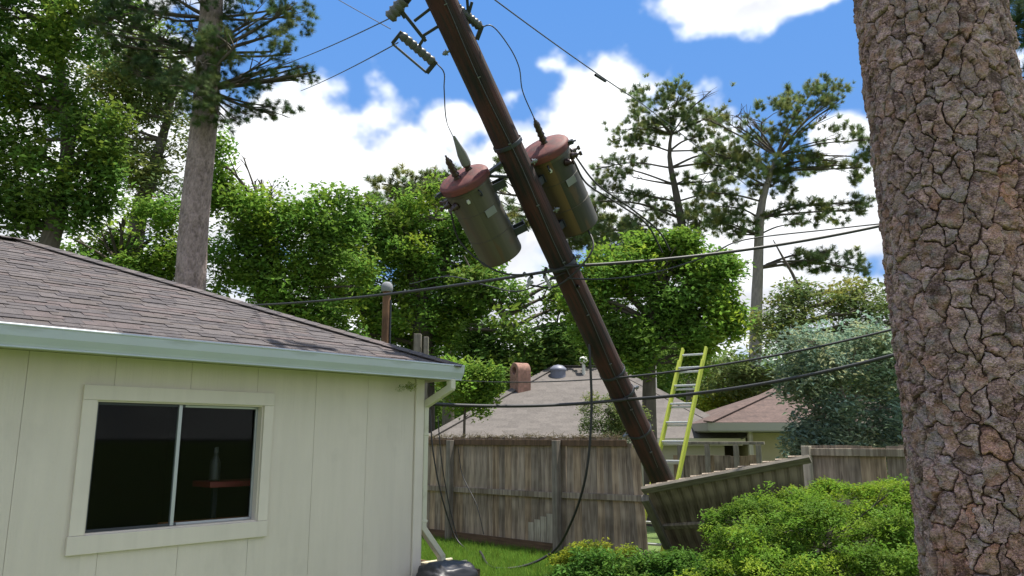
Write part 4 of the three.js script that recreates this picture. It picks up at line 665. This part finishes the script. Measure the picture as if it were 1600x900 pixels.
// o: name, label, category, group, foot (world), trunk: [points], tr: [radii], bark, lobes: [[u, v, rx, ry, zf?, density?]] in sight-line pixels, zf, geo, mat, size, dens, tint
function plant(o) {
  const R = rng(o.seed), g = group(o.name, o.label, o.category ?? 'tree', o.foot.clone(), 0, o.group), L = (p) => p.clone().sub(o.foot), woodList = [], places = [], k0 = o.zf / 1200;
  if (o.trunk) mesh('trunk', limb(o.trunk.map(L), o.tr, o.tseg ?? 26, o.trad ?? 10, 0.05, o.seed), o.bark ?? barkDark, g);
  const curve = o.trunk ? new THREE.CatmullRomCurve3(o.trunk) : null;
  const lobes = []; for (const [u, v, rx, ry, zf = o.zf, dm = 1] of o.lobes) {
    const ns = o.sub ?? 5; if (!ns) { lobes.push([u, v, rx, ry, zf, dm, true]); continue; }
    lobes.push([u, v, rx * 1.02, ry * 1.02, zf, dm * 0.9, true]);
    for (let i = 0; i < ns; i++) { const a = (i + R() * 0.8) / ns * 6.283, q = 0.6 + R() * 0.55, sz = 0.22 + R() * 0.3; lobes.push([u + Math.cos(a) * rx * q, v - Math.sin(a) * ry * q, rx * sz, Math.max(ry * sz * 1.05, rx * sz * 0.35), zf + (R() - 0.5) * rx * zf / 1200 * 1.5, dm * 0.8, R() < 0.35]); }
  }
  for (const [u, v, rx, ry, zf, dm, wood] of lobes) {
    const c = zf === o.zf ? at(u, v, zf) : at(u, v, zf), k = zf / 1200, ex = rx * k, ey = ry * k, ez = Math.min(ex, Math.max(ey, ex * 0.8));
    if (curve && wood) {   // a limb from the trunk into the lobe, then twigs
      let best = 0.35, bd = 1e9; for (let t = o.limbFrom ?? 0.3; t <= 1; t += 0.05) { const p = curve.getPointAt(t), d = p.distanceTo(c) + (p.y > c.y - 0.1 * ex ? 3 * (p.y - c.y + 0.1 * ex) : 0); if (d < bd) { bd = d; best = t; } }
      const a = curve.getPointAt(best), m = a.clone().lerp(c, 0.5).add(V((R() - 0.5) * ex * 0.4, (o.arch ?? 0.12) * a.distanceTo(c) * (R() - 0.2), (R() - 0.5) * ex * 0.4)), lr = (o.limbR ?? 0.06) * (0.7 + R() * 0.6);
      woodList.push(limb([L(a), L(m), L(c)], [lr, lr * 0.75, lr * 0.4], 8, 6, 0.1, R() * 9));
      for (let i = 0; i < (o.twigs ?? 5); i++) { const d = V(R() * 2 - 1, R() * 1.4 - 0.5, R() * 2 - 1).normalize(), e = c.clone().add(V(d.x * ex * 0.85, d.y * ey * 0.85, d.z * ez * 0.85)), s = m.clone().lerp(c, 0.3 + R() * 0.7); woodList.push(limb([L(s), L(s.clone().lerp(e, 0.5).add(V(0, (R() - 0.3) * 0.15 * ex, 0))), L(e)], [lr * 0.4, lr * 0.25, lr * 0.12], 4, 4)); }
    }
    const area = Math.PI * ex * ey, n = Math.round((o.dens ?? 1) * dm * area * (o.brush ? 22 : 14) / (o.size * o.size) + 6);
    for (let i = 0, tries = 0; i < n && tries < n * 6; tries++) {
      const d = V(R() * 2 - 1, R() * 2 - 1, R() * 2 - 1), l = d.length(); if (l > 1 || l < 0.05) continue;
      const rr = Math.pow(l, o.shell ?? 0.72) / l * (1 + 0.42 * noise3(d.x * 2.2 + u, d.y * 2.2 + v, d.z * 2.2) + 0.25 * noise3(d.x * 5 + v, d.y * 5, d.z * 5 + u)); d.multiplyScalar(rr);
      const p = c.clone().add(V(d.x * ex, d.y * ey, d.z * ez));
      const hole = fbm3(p.x / (o.gap ?? 1.1) + o.seed, p.y / (o.gap ?? 1.1), p.z / (o.gap ?? 1.1), 2); if (hole < (o.holes ?? -0.25) + (R() - 0.5) * 0.2) continue;
      places.push([p, d.clone().normalize()]); i++;
    }
  }
  if (woodList.length) mesh('branch', merge(woodList), o.bark2 ?? o.bark ?? barkDark, g).userData.kind = 'stuff';
  const im = shade(new THREE.InstancedMesh(o.geo, o.mat, places.length)); im.name = 'crown'; im.userData.kind = 'stuff'; const col = new THREE.Color();
  places.forEach(([p, d], i) => {
    if (o.brush) { Q4.setFromUnitVectors(V(0, 1, 0), d.clone().multiplyScalar(0.8).add(V((R() - 0.5) * 0.9, 0.5 + R() * 0.4, (R() - 0.5) * 0.9)).normalize()); } else Q4.setFromEuler(new THREE.Euler((R() - 0.5) * 0.9, R() * 6.283, (R() - 0.5) * 0.9));
    const s = o.size * (0.65 + R() * 0.7); M4.compose(L(p), Q4, V(s, s * (o.flat ?? 0.85), s)); im.setMatrixAt(i, M4);
    const age = noise3(p.x * 0.9 + o.seed, p.y * 1.1, p.z * 0.9), t = clamp(R() * 0.8 + 0.1 + age * 0.25), w = (0.65 + R() * 0.7) * (1 + 0.28 * age); col.setRGB(w * lerp(0.8, 1.25, t * t), w, w * lerp(1.15, 0.7, t)); im.setColorAt(i, col);
  });
  g.add(im); o.count = places.length; total += places.length;
  return g;
}
let total = 0;
const foot = (u, zf) => { const p = at(u, 690, zf); return V(p.x, 0, p.z); };
const up = (u, zf, list) => [foot(u, zf), ...list.map(([a, b, z = zf]) => at(a, b, z))];

// pines
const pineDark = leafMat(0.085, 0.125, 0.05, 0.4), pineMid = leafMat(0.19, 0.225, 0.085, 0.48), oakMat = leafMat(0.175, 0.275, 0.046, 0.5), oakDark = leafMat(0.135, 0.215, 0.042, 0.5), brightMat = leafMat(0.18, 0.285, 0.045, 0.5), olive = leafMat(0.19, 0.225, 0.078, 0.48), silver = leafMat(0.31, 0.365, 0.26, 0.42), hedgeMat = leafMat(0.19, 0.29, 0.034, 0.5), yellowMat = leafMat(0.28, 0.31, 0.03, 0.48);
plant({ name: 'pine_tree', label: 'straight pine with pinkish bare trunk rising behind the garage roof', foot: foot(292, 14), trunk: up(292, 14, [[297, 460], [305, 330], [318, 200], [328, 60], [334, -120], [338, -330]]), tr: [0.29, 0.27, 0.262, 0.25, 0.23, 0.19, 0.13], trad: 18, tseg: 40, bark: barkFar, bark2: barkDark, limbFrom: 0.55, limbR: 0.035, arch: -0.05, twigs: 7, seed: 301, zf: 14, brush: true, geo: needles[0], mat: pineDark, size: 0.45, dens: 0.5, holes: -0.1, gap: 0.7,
  lobes: [[460, 25, 38, 26], [400, 30, 60, 40], [420, 95, 50, 22], [475, 118, 22, 12], [375, 130, 50, 35], [300, 40, 80, 45], [250, 60, 60, 40], [230, 20, 60, 35], [180, 30, 50, 30], [340, 180, 50, 22, 13.4], [300, 150, 70, 30, 13.3], [430, 180, 40, 16], [250, 120, 50, 26], [370, 70, 60, 30, 13.2], [310, 95, 50, 40, 13.2], [200, 90, 40, 20], [330, -70, 130, 70], [220, -60, 90, 60], [450, -60, 80, 50], [330, -190, 130, 80], [335, -320, 100, 70]] });
plant({ name: 'pine_tree', label: 'distant pine with rounded crown behind the far transformer', group: 'distant pines', foot: foot(1082, 36), trunk: up(1082, 36, [[1075, 450], [1068, 370], [1056, 300], [1046, 245], [1052, 185]]), tr: [0.28, 0.24, 0.21, 0.17, 0.11, 0.04], bark: barkDark, limbFrom: 0.55, limbR: 0.05, twigs: 7, seed: 302, zf: 36, brush: true, geo: needlesFar, mat: pineMid, size: 0.85, dens: 0.8, holes: -0.12, gap: 1.6,
  lobes: [[1050, 168, 80, 30], [985, 200, 44, 30], [1095, 190, 37, 28], [972, 262, 39, 18], [1108, 285, 41, 20], [1000, 330, 55, 23], [1105, 345, 41, 20], [1060, 150, 44, 15], [948, 300, 25, 23], [1030, 375, 57, 20], [960, 360, 34, 18], [1120, 240, 28, 18]] });
plant({ name: 'pine_tree', label: 'distant pine with long straight grey trunk and open layered crown', group: 'distant pines', foot: foot(1176, 30), trunk: up(1176, 30, [[1180, 560], [1184, 430], [1190, 320], [1203, 275], [1222, 220]]), tr: [0.28, 0.25, 0.21, 0.16, 0.1, 0.04], bark: barkPale, bark2: barkDark, limbFrom: 0.6, limbR: 0.045, twigs: 8, seed: 303, zf: 30, brush: true, geo: needlesFar, mat: pineMid, size: 0.78, dens: 0.8, holes: -0.12, gap: 1.5,
  lobes: [[1190, 190, 64, 25], [1255, 165, 46, 23], [1298, 142, 30, 15], [1150, 180, 41, 20], [1182, 245, 63, 30], [1132, 250, 37, 20], [1122, 322, 37, 25], [1240, 255, 53, 16], [1310, 215, 46, 14], [1300, 250, 32, 11], [1258, 335, 53, 16], [1320, 322, 37, 14], [1150, 352, 39, 15], [1232, 408, 51, 11], [1310, 412, 41, 18], [1352, 262, 23, 25], [1205, 290, 34, 15]] });
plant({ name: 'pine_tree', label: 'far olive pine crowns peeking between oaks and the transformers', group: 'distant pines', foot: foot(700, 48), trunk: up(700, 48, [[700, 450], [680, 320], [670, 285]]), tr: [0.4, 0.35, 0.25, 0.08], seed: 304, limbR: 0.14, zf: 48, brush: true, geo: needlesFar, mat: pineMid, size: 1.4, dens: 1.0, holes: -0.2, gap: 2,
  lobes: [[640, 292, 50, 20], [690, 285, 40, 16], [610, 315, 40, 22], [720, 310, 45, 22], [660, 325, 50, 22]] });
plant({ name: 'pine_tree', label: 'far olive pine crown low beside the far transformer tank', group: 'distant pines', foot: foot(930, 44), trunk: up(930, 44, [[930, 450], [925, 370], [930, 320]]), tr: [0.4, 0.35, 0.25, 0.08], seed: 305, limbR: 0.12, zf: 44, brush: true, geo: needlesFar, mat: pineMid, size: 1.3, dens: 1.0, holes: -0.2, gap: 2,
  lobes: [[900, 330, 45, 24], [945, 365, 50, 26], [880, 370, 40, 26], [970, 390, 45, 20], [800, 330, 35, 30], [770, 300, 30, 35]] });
plant({ name: 'pine_tree', label: 'pine boughs showing past the right edge of the big trunk', group: 'distant pines', foot: foot(1640, 16), trunk: up(1640, 16, [[1635, 300], [1630, 60], [1630, -100]]), tr: [0.24, 0.2, 0.16, 0.08], seed: 306, zf: 16, brush: true, geo: needles[1], mat: pineDark, size: 1.0, dens: 0.8, holes: -0.2, gap: 0.8, lobes: [[1600, 20, 30, 30], [1640, 70, 50, 40], [1610, 120, 26, 20], [1660, 180, 50, 50]] });
// broadleaf trees
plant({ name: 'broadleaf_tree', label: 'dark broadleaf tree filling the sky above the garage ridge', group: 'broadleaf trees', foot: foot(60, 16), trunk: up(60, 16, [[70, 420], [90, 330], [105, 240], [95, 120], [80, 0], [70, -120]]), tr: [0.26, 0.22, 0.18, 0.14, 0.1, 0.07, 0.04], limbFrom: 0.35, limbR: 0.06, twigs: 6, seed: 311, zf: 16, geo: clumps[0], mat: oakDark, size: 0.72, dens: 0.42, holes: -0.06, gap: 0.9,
  lobes: [[30, 30, 90, 55], [125, 60, 70, 40], [60, 145, 60, 30], [125, 190, 45, 28], [25, 230, 50, 30], [135, 240, 52, 38], [60, 285, 70, 26], [150, 292, 40, 30], [15, 340, 40, 20], [95, 330, 50, 20], [195, 25, 55, 30], [0, 130, 30, 40], [-60, 100, 70, 90], [-60, 260, 60, 60], [60, -80, 160, 60], [-40, -40, 90, 70]] });
plant({ name: 'broadleaf_tree', label: 'open pale tree with two leaning stems left of the bare pine trunk', group: 'broadleaf trees', foot: foot(205, 25), trunk: up(205, 25, [[215, 345], [235, 280], [258, 200], [275, 130]]), tr: [0.34, 0.28, 0.22, 0.14, 0.05], bark: barkDark, limbR: 0.07, twigs: 6, seed: 312, zf: 25, geo: fineClump, mat: olive, size: 1.25, dens: 0.4, holes: 0, gap: 1.0,
  lobes: [[180, 165, 45, 28], [230, 125, 50, 36], [255, 170, 36, 26], [190, 235, 40, 22], [150, 205, 28, 18], [262, 312, 36, 26], [205, 290, 34, 22], [215, 80, 60, 30], [160, 110, 40, 25], [255, 250, 25, 25]] });
plant({ name: 'broadleaf_tree', label: 'bright green tree low behind the garage hip beside the pine trunk', group: 'broadleaf trees', foot: foot(190, 20), trunk: up(190, 20, [[190, 500], [190, 400]]), tr: [0.2, 0.16, 0.06], seed: 313, zf: 20, geo: clumps[1], mat: oakMat, size: 0.8, dens: 0.6, holes: -0.15, limbFrom: 0.6,
  lobes: [[180, 395, 70, 38], [125, 405, 50, 28], [245, 400, 55, 48], [225, 350, 38, 24], [160, 365, 40, 22], [210, 450, 80, 40]] });
plant({ name: 'broadleaf_tree', label: 'full green oak just right of the bare pine trunk', group: 'broadleaf trees', foot: foot(420, 21), trunk: up(420, 21, [[420, 560], [430, 460], [420, 380], [410, 320]]), tr: [0.4, 0.36, 0.26, 0.16, 0.06], seed: 314, zf: 21, geo: clumps[2], mat: oakMat, size: 0.78, dens: 0.62, holes: -0.14, limbR: 0.05, limbFrom: 0.4,
  lobes: [[400, 345, 66, 38], [470, 365, 66, 46], [520, 335, 46, 28], [375, 405, 56, 42], [450, 425, 66, 42], [530, 425, 48, 46], [400, 465, 60, 30], [480, 480, 66, 30], [355, 260, 30, 42], [385, 295, 36, 20, 21, 1.4], [425, 290, 30, 12, 21, 1.3], [350, 325, 30, 34], [500, 530, 60, 40], [430, 510, 60, 30]] });
plant({ name: 'broadleaf_tree', label: 'large sunlit oak behind the orange-brown post', group: 'broadleaf trees', foot: foot(660, 26), trunk: up(660, 26, [[660, 560], [655, 470], [640, 390], [640, 330]]), tr: [0.45, 0.4, 0.3, 0.18, 0.06], seed: 315, zf: 26, geo: clumps[0], mat: oakMat, size: 0.85, dens: 0.62, holes: -0.14, limbR: 0.1, limbFrom: 0.4,
  lobes: [[600, 345, 56, 34], [690, 345, 55, 40], [560, 395, 66, 42], [640, 395, 76, 42], [710, 405, 52, 40], [600, 450, 76, 40], [680, 460, 66, 40], [560, 490, 60, 40], [650, 510, 66, 35], [725, 490, 40, 36], [745, 350, 30, 30], [580, 545, 70, 40], [690, 550, 60, 35], [760, 420, 26, 30, 26, 0.7]] });
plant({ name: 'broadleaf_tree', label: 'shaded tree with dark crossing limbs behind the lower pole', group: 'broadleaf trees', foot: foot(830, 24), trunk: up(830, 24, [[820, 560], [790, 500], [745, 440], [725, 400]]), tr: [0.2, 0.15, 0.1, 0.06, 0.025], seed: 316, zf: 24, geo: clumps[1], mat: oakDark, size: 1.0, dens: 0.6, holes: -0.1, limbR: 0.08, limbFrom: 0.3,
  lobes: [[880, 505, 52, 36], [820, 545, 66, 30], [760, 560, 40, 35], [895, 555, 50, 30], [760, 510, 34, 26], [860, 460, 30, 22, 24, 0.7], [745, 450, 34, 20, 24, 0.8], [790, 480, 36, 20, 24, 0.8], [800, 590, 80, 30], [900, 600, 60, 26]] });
plant({ name: 'broadleaf_tree', label: 'dense bright green tree behind the pole and ladder', group: 'broadleaf trees', foot: foot(1016, 16), trunk: up(1016, 16, [[1014, 620], [1016, 560], [1024, 490]]), tr: [0.16, 0.14, 0.12, 0.05], seed: 317, zf: 16, geo: clumps[2], mat: brightMat, size: 0.6, dens: 0.6, holes: -0.16, limbFrom: 0.5,
  lobes: [[1020, 425, 76, 30], [1088, 432, 50, 32], [962, 435, 46, 32], [1000, 480, 76, 42], [1090, 488, 54, 42], [1030, 530, 66, 30], [930, 480, 34, 30], [1118, 470, 30, 28], [1040, 400, 50, 20], [1075, 530, 40, 24], [985, 545, 40, 26], [1050, 565, 40, 22], [940, 525, 36, 26], [1142, 505, 14, 16], [1128, 418, 12, 8], [905, 462, 16, 12], [1010, 388, 22, 8], [1066, 382, 14, 8]] });
plant({ name: 'broadleaf_tree', label: 'loose tree with crooked dark trunk between straight pine and big trunk', group: 'broadleaf trees', foot: foot(1262, 24), trunk: up(1262, 24, [[1258, 560], [1255, 480], [1244, 440], [1222, 400], [1208, 375]]), tr: [0.1, 0.085, 0.07, 0.055, 0.035, 0.012], seed: 318, zf: 24, geo: fineClump, mat: olive, size: 1.1, dens: 0.6, holes: -0.08, limbR: 0.07, limbFrom: 0.3,
  lobes: [[1275, 480, 54, 22], [1340, 470, 46, 26], [1225, 510, 40, 18], [1300, 525, 86, 34], [1380, 525, 40, 40], [1255, 585, 60, 38], [1190, 595, 36, 22], [1340, 590, 70, 40], [1130, 590, 40, 22, 24, 0.8]] });
plant({ name: 'small_tree', label: 'small bright green sapling between garage eave and fence', category: 'sapling', foot: foot(728, 15), trunk: up(728, 15, [[726, 650], [730, 610]]), tr: [0.03, 0.025, 0.01], seed: 319, zf: 15, geo: clumps[0], mat: brightMat, size: 0.42, dens: 0.4, holes: -0.1, gap: 0.5, limbR: 0.012, limbFrom: 0.4, twigs: 3,
  lobes: [[735, 590, 34, 18], [715, 615, 30, 18], [755, 605, 22, 16], [735, 635, 26, 16], [705, 582, 16, 10]] });
// shrubs
plant({ name: 'shrub', label: 'silvery green arching shrub over the fence left of the big trunk', category: 'shrub', foot: foot(1330, 10), trunk: up(1330, 10, [[1330, 720], [1320, 640], [1310, 580]]), tr: [0.06, 0.05, 0.035, 0.015], seed: 321, zf: 10, geo: fineClump, mat: silver, size: 0.5, dens: 0.55, holes: -0.1, gap: 0.4, limbR: 0.016, limbFrom: 0.2, twigs: 7, bark: barkPale,
  lobes: [[1280, 560, 60, 34], [1350, 560, 60, 40], [1258, 592, 30, 18], [1300, 620, 60, 34], [1380, 620, 50, 46], [1292, 660, 36, 28], [1340, 680, 60, 36], [1400, 700, 40, 40], [1280, 695, 26, 22], [1390, 560, 40, 40], [1320, 720, 70, 24]] });
plant({ name: 'shrub', label: 'yellow-green bush between the ladder and the shed roof', category: 'shrub', foot: foot(1140, 24.5), seed: 322, zf: 24.5, geo: clumps[1], mat: yellowMat, size: 0.55, dens: 0.7, holes: -0.2, lobes: [[1150, 625, 34, 16], [1120, 645, 36, 18], [1100, 665, 30, 18], [1165, 640, 24, 14], [1080, 690, 30, 20], [1130, 690, 50, 30]] });
plant({ name: 'shrub', label: 'thin leafy bush before the neighbour roof beside the pole', category: 'shrub', foot: foot(955, 14), trunk: up(955, 14, [[955, 680], [950, 650]]), tr: [0.02, 0.016, 0.006], seed: 323, zf: 14, geo: fineClump, mat: olive, size: 0.36, dens: 0.55, holes: -0.1, gap: 0.4, limbR: 0.01, lobes: [[945, 640, 24, 18], [960, 665, 24, 18], [985, 660, 18, 20], [940, 675, 20, 12]] });
plant({ name: 'hedge_shrub', label: 'large bright azalea bush at the foot of the big trunk', category: 'shrub', foot: foot(1290, 7.6), seed: 331, zf: 7.6, geo: hedgeClump, mat: hedgeMat, size: 0.17, dens: 0.5, holes: -0.06, gap: 0.22, sub: 6, flat: 0.7, shell: 0.6,
  trunk: up(1290, 7.6, [[1290, 920], [1290, 850]]), tr: [0.03, 0.03, 0.02], limbR: 0.014, limbFrom: 0.2, twigs: 6,
  lobes: [[1168, 806, 44, 20, 7.9], [1225, 792, 56, 26, 8.0], [1305, 790, 66, 24, 8.0], [1385, 790, 56, 26, 7.8], [1145, 856, 50, 30, 7.5], [1210, 850, 70, 40, 7.3], [1300, 840, 80, 44, 7.2], [1390, 850, 60, 44, 7.2], [1440, 830, 40, 50, 7.4], [1240, 900, 90, 40, 6.9], [1340, 905, 90, 44, 6.8], [1430, 910, 50, 44, 6.8], [1145, 905, 60, 30, 7.1], [1350, 772, 34, 10, 8.1], [1258, 778, 30, 10, 8.1], [1290, 762, 12, 8, 8.1, 0.6], [1400, 762, 14, 8, 8.0, 0.6], [1120, 826, 14, 8, 7.8, 0.6]] });
plant({ name: 'hedge_shrub', label: 'low mixed green bush at the bottom below the leaning panel', category: 'shrub', foot: foot(1010, 8.4), seed: 332, zf: 8.4, geo: hedgeClump, mat: leafMat(0.10, 0.19, 0.03, 0.42), size: 0.24, dens: 0.55, holes: -0.1, gap: 0.3, flat: 0.8, lobes: [[920, 890, 36, 18], [970, 886, 40, 18], [1030, 890, 44, 20], [1085, 888, 40, 22], [1000, 918, 80, 22], [905, 908, 36, 16], [1100, 915, 46, 28]] });
plant({ name: 'hedge_shrub', label: 'yellowish tuft of new leaves beside the fence post', category: 'shrub', foot: foot(940, 9), seed: 333, zf: 9, geo: hedgeClump, mat: yellowMat, size: 0.2, dens: 0.4, holes: -0.1, gap: 0.3, lobes: [[925, 866, 30, 12], [960, 860, 24, 10], [900, 876, 22, 10]] });
plant({ name: 'vine', label: 'dark leaf sprigs under the garage eave at the downspout', category: 'vine', foot: gl(-0.15, 0.0, 0.06), seed: 334, zf: 8.4, geo: fineClump, mat: oakDark, size: 0.11, dens: 0.14, holes: -0.1, gap: 0.1, sub: 0, lobes: [[632, 606, 14, 5, 8.05], [655, 610, 14, 7, 8.2]] });  // leaf sprigs put in for dark mottling at the wall corner
// crown of the big pine, far overhead
{
  const places = [], R = rng(345), im0 = new THREE.InstancedMesh(needles[1], pineDark, 700); shade(im0); im0.name = 'crown'; im0.userData.kind = 'stuff';
  for (let i = 0; i < 700; i++) { const th = R() * 6.283, y = 9.5 + R() * 6, r = (2.6 - Math.abs(y - 11.5) * 0.3) * Math.sqrt(R()); Q4.setFromEuler(new THREE.Euler((R() - 0.5) * 2, R() * 6, (R() - 0.5) * 2)); M4.compose(V(Math.cos(th) * r, y, Math.sin(th) * r), Q4, V(1.1, 1.1, 1.1)); im0.setMatrixAt(i, M4); }
  bigPine.add(im0);
}
// woods closing the view far back
{
  const R = rng(351), im = shade(new THREE.InstancedMesh(clumps[1], oakDark, 5200)); im.name = 'woodland'; tag(im, 'continuous far woods beyond the houses', 'woods', null, 'stuff');
  for (let i = 0; i < 5200; i++) { const az = (R() - 0.5) * 2.1, z = 52 + R() * 16, hgt = 7 + 3.5 * fbm3(az * 9, 3, 1, 3), y = Math.pow(R(), 0.8) * hgt; Q4.setFromEuler(new THREE.Euler(R(), R() * 6, R())); M4.compose(V(Math.sin(az) * z, y, -Math.cos(az) * z), Q4, V(2.6, 2.2, 2.6)); im.setMatrixAt(i, M4); }
  scene.add(im);
}
// grass
{
  const r = rng(371), P = []; for (let i = 0; i < 9; i++) { const x = (r() - 0.5) * 0.09, z = (r() - 0.5) * 0.09, h = 0.05 + r() * 0.06, a = r() * 6.28, w = 0.0035, lx = Math.cos(a) * h * 0.5, lz = Math.sin(a) * h * 0.5; P.push(x - Math.sin(a) * w, 0, z + Math.cos(a) * w, x + Math.sin(a) * w, 0, z - Math.cos(a) * w, x + lx, h, z + lz); }
  const g = new THREE.BufferGeometry(); g.setAttribute('position', new THREE.Float32BufferAttribute(P, 3)); g.computeVertexNormals();
  const N = 16000, im = shade(new THREE.InstancedMesh(g, leafMat(0.115, 0.22, 0.03, 0.35), N)); im.name = 'grass'; tag(im, 'short bright lawn grass before the fence', 'grass', null, 'stuff');
  const c = new THREE.Color(); for (let i = 0; i < N; i++) { const s = -2.6 + r() * 6.6, o = 0.15 + r() * 4.4, p = fp(s, 0, o); Q4.setFromAxisAngle(V(0, 1, 0), r() * 6.28); const k = 0.7 + r() * 0.8; M4.compose(p, Q4, V(1.2, k, 1.2)); im.setMatrixAt(i, M4); const w = 0.7 + r() * 0.6; c.setRGB(w * (0.85 + r() * 0.4), w, w * 0.9); im.setColorAt(i, c); }
  scene.add(im);
}
console.log('foliage clumps', total);
renderer.render(scene, camera);
